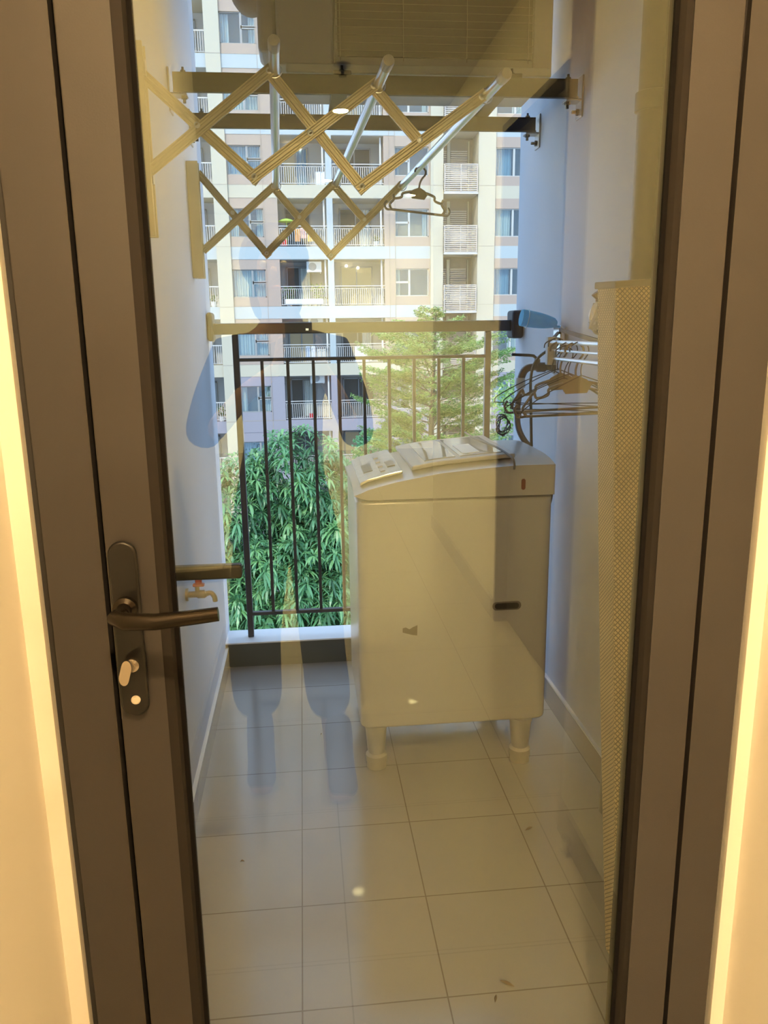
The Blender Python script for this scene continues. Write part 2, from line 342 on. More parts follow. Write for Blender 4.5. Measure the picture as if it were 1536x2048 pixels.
# upper collar with curved, sloping front
def collar(topf, x0, x1, inset, zb, zt_off=0):
    b = B(); nx = 28; ny = 10; vs = []; fs = []
    for i in range(nx+1):
        x = x0+(x1-x0)*i/nx
        for j in range(ny+1):
            y = YF+inset+(YB-YF-2*inset)*j/ny
            e = abs(2*j/ny-1); vs.append((x, y, topf(x)-0.018*e**4+zt_off))
    base = len(vs)
    for i in range(nx+1):
        for j in (0, ny):
            vs.append((x0+(x1-x0)*i/nx, YF+inset if j == 0 else YB-inset, zb(x0+(x1-x0)*i/nx)))
    g = lambda i, j: i*(ny+1)+j
    for i in range(nx):
        for j in range(ny): fs.append((g(i, j), g(i+1, j), g(i+1, j+1), g(i, j+1)))
        fs.append((g(i, 0), base+2*i, base+2*i+2, g(i+1, 0))); fs.append((g(i, ny), g(i+1, ny), base+2*i+3, base+2*i+1))
        fs.append((base+2*i, base+2*i+1, base+2*i+3, base+2*i+2))
    fs.append(tuple([base]+[g(0, j) for j in range(ny+1)]+[base+1])); fs.append(tuple([base+2*nx]+[g(nx, j) for j in range(ny+1)]+[base+2*nx+1]))
    return b.add(vs, fs)
def top1(x):
    P = [(0.135, 0.965), (0.16, 0.975), (0.19, 0.988), (0.27, 1.008), (0.41, 1.032), (0.565, 1.045), (0.65, 1.050), (0.78, 1.050)]
    for (a, za), (c, zc) in zip(P, P[1:]):
        if x <= c: return za+(zc-za)*max(0, (x-a))/(c-a)
    return P[-1][1]
def bot1(x):
    return 0.936 + max(0, (0.20-x)/0.065)**2*0.02
mk('top_cover', collar(top1, 0.143, 0.7755, 0.0, bot1), white_m, wm, smooth=True)
# control panel nose, smoked lid, rear shelf
def patch(x0, x1, y0, y1, off, th=0.006):
    b = B(); n = 10; vs = []; fs = []
    for i in range(n+1):
        x = x0+(x1-x0)*i/n
        for y in (y0, y1): vs.append((x, y, top1(x)+off))
    for i in range(n+1):
        x = x0+(x1-x0)*i/n
        for y in (y0, y1): vs.append((x, y, top1(x)+off-th))
    m = 2*(n+1)
    for i in range(n):
        a = 2*i; fs += [(a, a+2, a+3, a+1), (m+a, m+a+1, m+a+3, m+a+2), (a, m+a, m+a+2, a+2), (a+1, a+3, m+a+3, m+a+1)]
    fs += [(0, 1, m+1, m), (2*n, m+2*n, m+2*n+1, 2*n+1)]
    return b.add(vs, fs)
lid = mk('lid', patch(0.33, 0.66, YF+0.05, YB-0.04, 0.012, 0.014), [greypl_m], wm, bevel=0.004)
mk('lid_window', patch(0.375, 0.475, YF+0.09, YB-0.08, 0.0145), lidglass_m, lid)
mk('lid_window', patch(0.49, 0.63, YF+0.09, YB-0.08, 0.0145), lidglass_m, lid)
mk('label_sticker', patch(0.505, 0.560, YF+0.12, YF+0.30, 0.016, 0.001), M('pale sticker', (0.8, 0.8, 0.76), 0.5), lid)
cp = mk('control_panel', patch(0.165, 0.30, YF+0.045, YB-0.045, 0.006, 0.01), M('silver panel', (0.62, 0.62, 0.60), 0.2, 0.3, noise=0.25, nscale=40), wm, bevel=0.003)
mk('display', patch(0.185, 0.215, YF+0.16, YF+0.30, 0.0075, 0.002), darkpl_m, cp)
for i in range(4): mk('button', patch(0.235, 0.25, YF+0.10+0.085*i, YF+0.14+0.085*i, 0.009, 0.004), white_m, cp)
mk('dispenser_cap', patch(0.262, 0.288, YF+0.15, YF+0.25, 0.009, 0.003), hang_m, cp)
hx = B().prism(stadium(0, -0.048, 0.048, 0.030), -0.0005, 0.003, lambda a, b_, d: (0.630+b_, YF-d, 0.573+a))
hg = mk('grip_recess', hx, hang_m, wm, bevel=0.002)
mk('grip_slot', B().prism(stadium(0, -0.040, 0.040, 0.020), 0.003, 0.0036, lambda a, b_, d: (0.630+b_, YF-d, 0.573+a)), darkpl_m, hg)
mk('side_badge', B().prism(stadium(0.673, 0.955, 0.990, 0.013), 0.004, 0.0055, lambda a, b_, d: (a, YF-d, b_)), M('red brown badge', (0.16, 0.05, 0.03), 0.4), wm)
mk('torn_sticker', B().prism([(0.290, 0.512), (0.300, 0.515), (0.312, 0.508), (0.322, 0.514), (0.338, 0.521), (0.337, 0.486), (0.322, 0.488), (0.290, 0.498)], 0.0, 0.0008, lambda a, b_, d: (a, YF-d, b_)), M('old glue mark', (0.16, 0.14, 0.11), 0.7, noise=0.3, nscale=60), wm)
mk('seam_line', B().box(0.165, 0.765, YF-0.0008, YF+0.002, 0.930, 0.934), M('seam shadow gap', (0.15, 0.14, 0.13), 0.6), wm)
# base with four feet
st = thing('machine_stand', (0.46, 1.49, 0.0), 'grey plastic stand with four round feet under the washing machine', 'appliance stand')
mk('tray', B().box(0.185, 0.740, YF+0.05, YB-0.04, 0.145, 0.166), greypl_m, st, bevel=0.004)
for (x, y) in ((0.203, 1.27), (0.695, 1.25), (0.203, 1.70), (0.695, 1.70)):
    l = mk('leg', B().lathe((x, y, 0.165), (0, 0, -1), [(0.040, 0), (0.040, 0.012), (0.036, 0.02), (0.030, 0.10), (0.026, 0.115)], 20), greypl_m, st, smooth=True)
    mk('foot_pad', B().lathe((x, y, 0.055), (0, 0, -1), [(0.028, 0), (0.036, 0.008), (0.036, 0.032), (0.033, 0.036), (0.033, 0.055)], 20), M('cream pad', (0.42, 0.40, 0.35), 0.5), l, smooth=True)
def cable(name, pts, r, m, label, cat, n=8, sub=6):
    P = [Vector(p) for p in pts]; out = []
    for i in range(len(P)-1):
        p0 = P[max(i-1, 0)]; p1 = P[i]; p2 = P[i+1]; p3 = P[min(i+2, len(P)-1)]
        for k in range(sub):
            t = k/sub; out.append(0.5*((2*p1)+(p2-p0)*t+(2*p0-5*p1+4*p2-p3)*t*t+(3*p1-p0-3*p2+p3)*t**3))
    out.append(P[-1])
    o = mk(name, B().tube(out, r, n), m, smooth=True)
    return tag(o, label, cat) if label else o
def smooth_pts(pts, sub=6):
    P = [Vector(p) for p in pts]; out = []
    for i in range(len(P)-1):
        p0 = P[max(i-1, 0)]; p1 = P[i]; p2 = P[i+1]; p3 = P[min(i+2, len(P)-1)]
        for k in range(sub):
            t = k/sub; out.append(0.5*((2*p1)+(p2-p0)*t+(2*p0-5*p1+4*p2-p3)*t*t+(3*p1-p0-3*p2+p3)*t**3))
    return out+[P[-1]]
cable('ground_wire', [(0.640, 1.206, 1.022), (0.640, 1.209, 1.045), (0.635, 1.23, 1.058), (0.615, 1.33, 1.073), (0.585, 1.50, 1.078), (0.59, 1.72, 1.074)], 0.0035, M('grey cable', (0.16, 0.15, 0.14), 0.5), 'thin grey cable lying across the top of the washing machine', 'cable')
cable('drain_hose', [(0.775, 1.50, 1.0), (0.80, 1.47, 0.985), (0.825, 1.42, 0.93), (0.822, 1.42, 0.86), (0.80, 1.45, 0.81), (0.776, 1.50, 0.79)], 0.008, darkpl_m, 'short black cord looping behind the right side of the washing machine', 'cable')

# ------------------------------------------------------------------ scissor drying rack on the left wall
rk = thing('scissor_clothes_rack', (-0.38, 1.4, 1.85), 'gold coloured scissor clothes rack with three silver tubes on left wall', 'clothes rack')
def ibar(b, p0, p1, y, w=0.026):
    # ridged flat bar in the x-z plane
    p0 = Vector((p0[0], y, p0[1])); p1 = Vector((p1[0], y, p1[1])); t = (p1-p0).normalized()
    p0 = p0-t*0.014; p1 = p1+t*0.014; q = Vector((0, 1, 0)); u = t.cross(q)
    prof = [(-w/2, 0.0), (-w/2, -0.006), (-w/2+0.003, -0.006), (-w/2+0.005, -0.003), (-0.005, -0.003), (-0.003, -0.005), (0.003, -0.005), (0.005, -0.003), (w/2-0.005, -0.003), (w/2-0.003, -0.006), (w/2, -0.006), (w/2, 0.0)]
    n = len(prof); vs = [p+u*a+q*c for p in (p0, p1) for a, c in prof]
    fs = [tuple(range(n))[::-1], tuple(range(n, 2*n))]+[(i, (i+1) % n, n+(i+1) % n, n+i) for i in range(n)]
    return b.add(vs, fs)
def lattice(y, T, Bt, Mi, L0, L1, w):
    front = [(L1, Mi[0], T[0]), (Bt[0], Mi[1], T[1]), (Bt[1], Mi[2], T[2])]
    back = [(L0, Mi[0], Bt[0]), (T[0], Mi[1], Bt[1]), (T[1], None, Mi[2])]
    for a, m, c in front: mk('lattice_bar', ibar(B(), a, c, y-0.006, w), champ_m, rk)
    for a, m, c in back: mk('lattice_bar', ibar(B(), a, c, y+0.006, w), champ_m, rk)
    for p in T+Bt+Mi: mk('rivet', B().lathe((p[0], y-0.0085, p[1]), (0, -1, 0), [(0.0075, 0), (0.0075, 0.003), (0.004, 0.004), (0.004, 0.0025)], 14), alu_m, rk, smooth=True)
YA, YR = 0.92, 1.88
TA = [(-0.054, 2.045), (0.192, 2.016), (0.455, 1.996)]; BA = [(-0.100, 1.812), (0.160, 1.791)]; MA = [(-0.228, 1.925), (0.038, 1.911), (0.303, 1.898)]
TR = [(-0.082, 1.948), (0.132, 1.958), (0.371, 1.951)]; BR = [(-0.115, 1.722), (0.117, 1.714)]; MR = [(-0.229, 1.861), (0.007, 1.847), (0.242, 1.839)]
lattice(YA, TA, BA, MA, (-0.343, 2.030), (-0.348, 1.822), 0.027)
lattice(YR, TR, BR, MR, (-0.335, 1.985), (-0.330, 1.740), 0.026)
for y, za, zb in ((YA, 1.675, 2.10), (YR, 1.637, 2.03)):
    c = B().box(-0.380, -0.366, y-0.022, y+0.022, za, zb).box(-0.366, -0.340, y-0.022, y-0.017, za, zb).box(-0.366, -0.340, y+0.017, y+0.022, za, zb)
    ch = mk('wall_channel', c, champ_m, rk, bevel=0.0015)
    for z in (za+0.03, zb-0.04): mk('screw', B().lathe((-0.366, y, z), (1, 0, 0), [(0.006, 0), (0.006, 0.002), (0.003, 0.003)], 10), chrome_m, ch)
    mk('bracket_tab', B().box(-0.364, -0.338, y-0.012, y+0.012, zb-0.07, zb-0.035), champ_m, ch); mk('bracket_tab', B().box(-0.364, -0.338, y-0.012, y+0.012, za+0.12, za+0.16), champ_m, ch)
for i in range(3):
    a = Vector((TA[i][0]+0.012, YA, TA[i][1]+0.004)); c = Vector((TR[i][0]+0.010, YR, TR[i][1]+0.004)); d = (c-a).normalized()
    tb = mk('hanging_tube', B().cyl(a-d*0.145, c+d*0.03, 0.0125, 18), alu_m, rk, smooth=True)
    mk('end_cap', B().lathe(a-d*0.145, -d, [(0.0135, -0.03), (0.0140, 0), (0.012, 0.008), (0.005, 0.012)], 18), M('cloudy cap', (0.45, 0.42, 0.36), 0.3), tb, smooth=True)
    for q in (a, c): mk('tube_clip', B().tube([q+Vector((0.017*math.cos(t), 0, 0.017*math.sin(t))) for t in [k*2*PI/16 for k in range(16)]], 0.0018, 6, closed=True), chrome_m, tb)

# plastic hanger with hooks, shape drawn in a local x-z plane
def hanger_parts(root, c, m, w=0.40, ang=0.0, tiltx=0.0, s=1.0, wire=False, roll=0.0):
    c = Vector(c)
    Rm = Matrix.Rotation(ang, 3, 'Z') @ Matrix.Rotation(tiltx, 3, 'X') @ Matrix.Rotation(roll, 3, 'Y')
    f = lambda x, z: c+Rm @ Vector((x*s, 0, z*s))
    hook = smooth_pts([f(-0.028, 0.005), f(-0.024, 0.020), f(0, 0.030), f(0.020, 0.018), f(0.022, -0.002), f(0.008, -0.022), f(0, -0.045), f(0, -0.066)], 5)
    h = w/2
    if wire:
        mk('hook', B().tube(hook, 0.0018, 6), m, root, smooth=True)
        mk('shoulders', B().tube(smooth_pts([f(0, -0.062), f(h*0.5, -0.10), f(h-0.01, -0.145), f(h, -0.162), f(h-0.015, -0.168), f(0, -0.166), f(-h+0.015, -0.168), f(-h, -0.162), f(-h+0.01, -0.145), f(-h*0.5, -0.10), f(0, -0.062)], 4), 0.0016, 6), m, root, smooth=True)
        return
    mk('hook', B().tube(hook, 0.0032, 8), m, root, smooth=True)
    b = B(); th = 0.0035
    yv = Rm @ Vector((0, th*s, 0))
    def plate(poly):
        n = len(poly); vs = [f(*p)-yv for p in poly]+[f(*p)+yv for p in poly]
        b.add(vs, [tuple(range(n))[::-1], tuple(range(n, 2*n))]+[(i, (i+1) % n, n+(i+1) % n, n+i) for i in range(n)])
    plate([(0, -0.060), (0.030, -0.074), (0.044, -0.088), (0.030, -0.112), (-0.030, -0.112), (-0.044, -0.088), (-0.030, -0.074)])
    for sg in (-1, 1):
        pts = smooth_pts([f(sg*0.035, -0.082), f(sg*0.075, -0.094), f(sg*0.080, -0.112), f(sg*0.112, -0.120), f(sg*0.120, -0.104), f(sg*(h-0.035), -0.125), f(sg*(h-0.018), -0.150), f(sg*(h-0.03), -0.172)], 4)
        b.tube(pts, 0.0042, 8)
        b.tube(smooth_pts([f(sg*(h-0.03), -0.170), f(sg*(h-0.005), -0.172), f(sg*(h+0.006), -0.152), f(sg*(h-0.004), -0.135)], 4), 0.0038, 8)
    b.tube([f(-h+0.03, -0.171), f(h-0.03, -0.171)], 0.0040, 8)
    mk('shoulders', b, m, root, smooth=True)
hg1 = thing('clothes_hanger', (0.405, 1.60, 1.955), 'single brown plastic hanger hooked on the rightmost silver tube', 'hanger')
hanger_parts(hg1, (0.408, 1.60, 1.945), hang_m, 0.30, 0.0, 0.0, 0.70, roll=0.11)

# ------------------------------------------------------------------ air conditioner on two beams
X0, X1, Y0, Y1, Z0, Z1 = -0.045, 0.842, 1.60, 1.93, 2.262, 2.86
ac = thing('air_conditioner_unit', (0.4, 1.76, 2.235), 'pale outdoor air conditioner unit resting on two steel beams overhead', 'air conditioner')
mk('casing', B().box(0.132, X1, Y0+0.012, Y1, Z0, Z1).box(X0, 0.132, Y0, Y1, Z0, Z1), ac_m, ac, bevel=0.008)
mk('corner_panel', B().box(0.775, X1-0.004, Y0, Y0+0.012, Z0, Z1), ac_m, ac, bevel=0.004)
mk('condenser_coil', B().box(0.145, 0.772, Y0+0.004, Y0+0.012, Z0+0.03, Z1-0.03), coil_m, ac)
g = B()
z = Z0+0.045
while z < Z1-0.03: g.box(0.14, 0.775, Y0-0.004, Y0-0.0025, z-0.0007, z+0.0007); z += 0.0222
for x in (0.153, 0.353, 0.557, 0.757): g.box(x-0.0012, x+0.0012, Y0-0.006, Y0-0.004, Z0+0.015, Z1-0.02)
mk('coil_guard', g, M('guard wire', (0.20, 0.17, 0.14), 0.4), ac)
mk('base_pan', B().box(-0.02, X1-0.01, Y0-0.02, Y1+0.01, 2.236, 2.263), M('grey base pan', (0.40, 0.41, 0.40), 0.5, noise=0.15, nscale=12), ac, bevel=0.004)
for x in (0.155, 0.70):
    mk('mounting_foot', B().box(x-0.028, x+0.028, 1.55, 2.07, 2.224, 2.236), steel_m, ac, bevel=0.002)
    for y in (1.575, 2.045): mk('bolt', B().lathe((x, y, 2.236), (0, 0, 1), [(0.009, 0), (0.009, 0.007), (0.004, 0.008), (0.004, 0.02)], 6), steel_m, ac)
mk('side_louvre', B().box(X1-0.001, X1+0.002, Y0+0.05, Y1-0.05, Z0+0.06, Z1-0.1), coil_m, ac)
mk('fan_grille', B().lathe((0.50, Y1, 2.56), (0, 1, 0), [(0.24, 0), (0.24, 0.012), (0.20, 0.02), (0.05, 0.022), (0.0, 0.022)], 32), darkpl_m, ac, smooth=True)
for yb, zt, h, lab in ((1.575, 2.224, 0.058, 'dark steel angle beam nearer the door, spanning both walls'), (2.045, 2.224, 0.052, 'dark steel angle beam nearer the railing, spanning both walls')):
    bmr = thing('steel_beam', (0.27, yb, zt), lab, 'beam', 'steel beams under the air conditioner')
    mk('angle_bar', B().box(-0.365, 0.912, yb-0.022, yb-0.017, zt-h, zt).box(-0.365, 0.912, yb-0.022, yb+0.024, zt-0.005, zt).box(-0.365, 0.912, yb-0.032, yb-0.017, zt-h, zt-h+0.004), steel_m, bmr)
    for sx, xw in ((1, -0.380), (-1, 0.930)):
        br = mk('wall_bracket', B().box(min(xw, xw+sx*0.006), max(xw, xw+sx*0.006), yb-0.03, yb+0.03, zt-h-0.055, zt+0.012).box(min(xw, xw+sx*0.055), max(xw, xw+sx*0.055), yb-0.026, yb+0.026, zt-h-0.006, zt-h), M('zinc bracket', (0.36, 0.33, 0.30), 0.4, 0.5), bmr, bevel=0.002)
        mk('anchor_bolt', B().lathe((xw+sx*0.006, yb, zt-h-0.035), (sx, 0, 0), [(0.010, 0), (0.010, 0.008), (0.005, 0.009), (0.005, 0.022)], 6), steel_m, br)
        mk('anchor_bolt', B().lathe((xw+sx*0.045, yb-0.004, zt-h-0.006), (0, 0, -1), [(0.010, 0), (0.010, 0.008), (0.005, 0.009), (0.005, 0.02)], 6), steel_m, br)
        mk('anchor_bolt', B().lathe((xw+sx*0.045, yb-0.004, zt), (0, 0, 1), [(0.010, 0), (0.008, 0.009), (0.004, 0.010), (0.004, 0.018)], 6), steel_m, br)
pb = tag(mk('refrigerant_pipe_bundle', B().tube(smooth_pts([(-0.20, 1.75, 2.9), (-0.165, 1.74, 2.62), (-0.150, 1.72, 2.50), (-0.115, 1.71, 2.470), (-0.088, 1.70, 2.52), (-0.078, 1.70, 2.62), (-0.06, 1.70, 2.66), (-0.044, 1.70, 2.66)], 6), 0.038, 14), foam_m, smooth=True), 'beige wrapped pipe loop drooping left of the air conditioner', 'pipe')
mk('service_valve', B().lathe((-0.046, 1.70, 2.40), (-1, 0, 0), [(0.018, 0), (0.018, 0.02), (0.012, 0.022), (0.012, 0.035)], 12), chrome_m, ac, smooth=True)
mk('service_valve', B().lathe((-0.046, 1.70, 2.345), (-1, 0, 0), [(0.014, 0), (0.014, 0.02), (0.009, 0.022), (0.009, 0.04)], 12), chrome_m, ac, smooth=True)
mk('service_cover', B().box(-0.105, -0.045, 1.64, 1.80, 2.31, 2.60), ac_m, ac, bevel=0.02, seg=4)

# ------------------------------------------------------------------ pipes at the right corner
dp = thing('drain_pipe', (0.893, 0.925, 0.0), 'grey vertical drain pipe in the right corner above the woven mat', 'pipe')
mk('pipe', B().cyl((0.893, 0.925, 0), (0.893, 0.925, 2.9), 0.036, 24), pvc_m, dp, smooth=True)
mk('coupling', B().lathe((0.893, 0.925, 1.97), (0, 0, 1), [(0.037, 0), (0.043, 0.003), (0.043, 0.045), (0.037, 0.048)], 24), pvc_m, dp, smooth=True)
cd = thing('conduit_pipe', (0.911, 0.865, 0.0), 'thin pale conduit pipe running beside the drain pipe', 'pipe')
mk('pipe', B().cyl((0.911, 0.865, 0), (0.911, 0.865, 2.02), 0.010, 14), palepvc_m, cd, smooth=True)
mk('elbow', B().tube([(0.911, 0.865, 2.01), (0.911, 0.865, 2.03), (0.915, 0.865, 2.045), (0.929, 0.865, 2.05)], 0.015, 14), palepvc_m, cd, smooth=True)

# ------------------------------------------------------------------ woven mat leaning in the corner
def weave_mat():
    m = bpy.data.materials.new('woven straw weave'); m.use_nodes = True; nt = m.node_tree; b = nt.nodes['Principled BSDF']
    uv = nt.nodes.new('ShaderNodeUVMap')
    mp = nt.nodes.new('ShaderNodeMapping'); mp.inputs['Rotation'].default_value = (0, 0, PI/4); mp.inputs['Scale'].default_value = (1, 1, 1)
    ck = nt.nodes.new('ShaderNodeTexVoronoi'); ck.distance = 'CHEBYCHEV'; ck.inputs['Scale'].default_value = 122; ck.inputs['Randomness'].default_value = 0.0
    cr = nt.nodes.new('ShaderNodeValToRGB'); cr.color_ramp.elements[0].position = 0.30; cr.color_ramp.elements[1].position = 0.46
    cr.color_ramp.elements[0].color = (0.86, 0.65, 0.34, 1); cr.color_ramp.elements[1].color = (0.20, 0.14, 0.07, 1)
    nt.links.new(uv.outputs[0], mp.inputs[0]); nt.links.new(mp.outputs[0], ck.inputs['Vector']); nt.links.new(ck.outputs['Distance'], cr.inputs[0])
    n = nt.nodes.new('ShaderNodeTexNoise'); n.inputs['Scale'].default_value = 9
    mx = nt.nodes.new('ShaderNodeMix'); mx.data_type = 'RGBA'; mx.blend_type = 'MULTIPLY'; mx.inputs[0].default_value = 0.35
    nt.links.new(uv.outputs[0], n.inputs['Vector'])
    nt.links.new(cr.outputs[0], mx.inputs[6]); nt.links.new(n.outputs['Fac'], mx.inputs[7]); nt.links.new(mx.outputs[2], b.inputs['Base Color'])
    bp = nt.nodes.new('ShaderNodeBump'); bp.invert = True; bp.inputs['Strength'].default_value = 0.6; bp.inputs['Distance'].default_value = 0.003
    nt.links.new(ck.outputs['Distance'], bp.inputs['Height']); nt.links.new(bp.outputs[0], b.inputs['Normal'])
    b.inputs['Roughness'].default_value = 0.7
    return m
weave_m = weave_mat()
tp = [Vector(v) for v in ((0.742, 0.720, 1.548), (0.742, 0.850, 1.553), (0.875, 0.850, 1.560), (0.875, 0.720, 1.556))]
bt = [Vector(v) for v in ((0.672, 0.325, 0.0), (0.668, 0.395, 0.0), (0.820, 0.395, 0.0), (0.820, 0.325, 0.0))]
b = B(); n = 30; wv = []
for i in range(n+1):
    t = i/n; bulge = 0.006*math.sin(PI*t)
    for j in range(4):
        p = bt[j].lerp(tp[j], t)+Vector((-bulge if j < 2 else 0, 0, 0)); wv.append(p)
fs = [(i*4+j, i*4+(j+1) % 4, (i+1)*4+(j+1) % 4, (i+1)*4+j) for i in range(n) for j in range(4)]+[(3, 2, 1, 0), (n*4, n*4+1, n*4+2, n*4+3)]
mat_t = thing('folded_woven_mat', (0.75, 0.36, 0.0), 'tall folded beige woven mat leaning in the right corner', 'mat')
mo = mk('mat_body', b.add(wv, fs), weave_m, mat_t, bevel=0.010, seg=3)
uvl = mo.data.uv_layers.new(name='UVMap')
for poly in mo.data.polygons:
    nrm = poly.normal
    for li in poly.loop_indices:
        co = mo.data.vertices[mo.data.loops[li].vertex_index].co
        uvl.data[li].uv = ((co.y if abs(nrm.x) > 0.6 else co.x), co.z)
mk('top_binding', B().add([p+Vector((dx, dy, -0.012)) for p, dx, dy in zip(tp, (-.004, -.004, .002, .002), (-.004, .004, .004, -.004))]+[p+Vector((dx, dy, 0.005)) for p, dx, dy in zip(tp, (-.004, -.004, .002, .002), (-.004, .004, .004, -.004))], [(0, 1, 2, 3), (7, 6, 5, 4), (0, 4, 5, 1), (1, 5, 6, 2), (2, 6, 7, 3), (3, 7, 4, 0)]), M('binding tape', (0.30, 0.24, 0.16), 0.7), mat_t, bevel=0.003)
tag(mk('grey_plastic_strip', B().prism([(0, 0), (0.022, 0), (0.022, 0.25), (0.012, 0.27), (0, 0.25)], 0, 0.012, lambda a, b_, d: (0.66+a-b_*0.10, 0.245+d+b_*0.12, 0.0+b_)), palepvc_m, bevel=0.002), 'narrow pale plastic piece beside the foot of the woven mat', 'plastic strip')

# ------------------------------------------------------------------ left wall tap
tp_ = thing('wall_tap', (-0.38, 1.20, 0.665), 'small brass tap with red handle low on the left wall', 'tap')
brass_m = M('dull brass', (0.42, 0.35, 0.24), 0.35, 0.7, noise=0.2, nscale=40)
mk('body', B().lathe((-0.368, 1.20, 0.665), (1, 0, 0), [(0.020, -0.012), (0.020, -0.004), (0.010, -0.003), (0.010, 0.02), (0.013, 0.024), (0.013, 0.045), (0.010, 0.048), (0.010, 0.05)]).tube(smooth_pts([(-0.32, 1.20, 0.665), (-0.305, 1.20, 0.668), (-0.295, 1.20, 0.655), (-0.293, 1.20, 0.640)], 4), 0.008, 10).cyl((-0.345, 1.2, 0.67), (-0.345, 1.2, 0.692), 0.007), brass_m, tp_, smooth=True)
mk('handle', B().box(-0.358, -0.322, 1.190, 1.210, 0.690, 0.700).box(-0.350, -0.330, 1.192, 1.208, 0.696, 0.716), M('red handle paint', (0.45, 0.12, 0.09), 0.5), tp_, bevel=0.005, seg=3)

# ------------------------------------------------------------------ right wall: washing machine tap and hose
wt = thing('washing_machine_tap', (0.93, 1.75, 1.31), 'dark wall tap with black lever behind the hangers', 'tap')
darkbrass_m = M('dark tap metal', (0.10, 0.08, 0.07), 0.35, 0.5)
mk('body', B().lathe((0.93, 1.75, 1.305), (-1, 0, 0), [(0.024, 0), (0.024, 0.006), (0.013, 0.008), (0.013, 0.03), (0.018, 0.035), (0.018, 0.065), (0.012, 0.07), (0.012, 0.085)]).tube(smooth_pts([(0.85, 1.75, 1.305), (0.83, 1.75, 1.303), (0.815, 1.75, 1.29), (0.805, 1.75, 1.265)], 4), 0.014, 12).cyl((0.865, 1.75, 1.30), (0.865, 1.75, 1.335), 0.011), darkbrass_m, wt, smooth=True)
mk('lever', B().tube([(0.865, 1.75, 1.335), (0.85, 1.75, 1.347), (0.835, 1.75, 1.349), (0.768, 1.75, 1.353)], 0.0055, 8), darkpl_m, wt, smooth=True)
hs = thing('inlet_hose', (0.80, 1.75, 1.25), 'grey washing machine inlet hose hanging from the dark tap', 'hose')
mk('connector', B().lathe((0.803, 1.75, 1.268), (0, 0, -1), [(0.016, 0), (0.019, 0.01), (0.019, 0.035), (0.013, 0.04), (0.013, 0.06)], 14), M('pale connector', (0.66, 0.68, 0.66), 0.4), hs, smooth=True)
mk('hose', B().tube(smooth_pts([(0.803, 1.75, 1.215), (0.796, 1.75, 1.17), (0.793, 1.74, 1.11), (0.800, 1.73, 1.07), (0.818, 1.72, 1.035), (0.84, 1.71, 1.01)], 6), 0.011, 12), pvc_m, hs, smooth=True)
cable('black_hose', [(0.925, 1.70, 1.375), (0.885, 1.70, 1.365), (0.845, 1.70, 1.33), (0.828, 1.70, 1.27), (0.832, 1.70, 1.15), (0.838, 1.70, 1.02)], 0.0055, darkpl_m, 'thin black tube hanging down behind the wire hangers', 'hose')

# retractable wall rack with hangers
wr = thing('wall_hanger_rail', (0.93, 1.66, 1.41), 'chrome wall mounted drying rail loaded with hangers', 'drying rail')
mk('wall_plate', B().box(0.905, 0.929, 1.62, 1.70, 1.355, 1.455), chrome_m, wr, bevel=0.006, seg=3)
for x, z, r in ((0.765, 1.405, 0.006), (0.772, 1.380, 0.004), (0.775, 1.355, 0.006)):
    mk('rail_bar', B().cyl((x, 0.80, z), (x, 1.29, z), r, 12), alu_m, wr, smooth=True)
mk('arm', B().bar((0.765, 1.285, 1.38), (0.905, 1.64, 1.40), 0.012, 0.02).bar((0.765, 1.285, 1.405), (0.905, 1.64, 1.43), 0.008, 0.008), steel_m, wr)
mk('arm', B().bar((0.775, 0.83, 1.405), (0.905, 1.62, 1.44), 0.008, 0.012), steel_m, wr)
mk('end_block', B().box(0.755, 0.785, 1.275, 1.30, 1.335, 1.42), greypl_m, wr, bevel=0.003)
hl = [('p', 1.06, -0.42, 'brown plastic hanger nearest the woven mat on the wall rail'), ('p', 1.20, -0.50, 'brown plastic hanger farther along the wall rail, clips showing'),
      ('w', 1.02, -0.38, 'dark wire hanger closest to the woven mat'), ('w', 1.11, -0.62, 'dark wire hanger between the two brown plastic hangers'),
      ('w', 1.15, -0.42, 'dark wire hanger hanging lowest with a long straight base'), ('w', 1.22, -0.55, 'dark wire hanger second from the far end of the rail'), ('w', 1.26, -0.38, 'dark wire hanger at the far end of the rail')]
for kd, y, a, lab in hl:
    t = thing('clothes_hanger', (0.768, y, 1.41), lab, 'hanger', None)
    zc = 1.376 if kd == 'p' else 1.348+random.uniform(-0.015, 0.015)
    hanger_parts(t, (0.768, y, zc if kd == 'p' else zc+0.03), hang_m if kd == 'p' else wire_m, 0.345, a, random.uniform(-0.04, 0.04), 1.0 if kd == 'p' else 1.0, wire=(kd == 'w'), roll=random.uniform(-0.10, 0.12))
wb = tag(mk('wire_bundle', B().tube([Vector((0.560+0.016*math.cos(t)*(1+0.2*math.sin(3.1*t)), 1.05+0.02*math.sin(2.2*t), 1.181+0.026*math.sin(t)*(1+0.2*math.cos(1.7*t)))) for t in [k*0.35 for k in range(90)]], 0.0016, 5), wire_m, smooth=True), 'tangled coil of thin wire hooked on the hanger ends', 'wire')
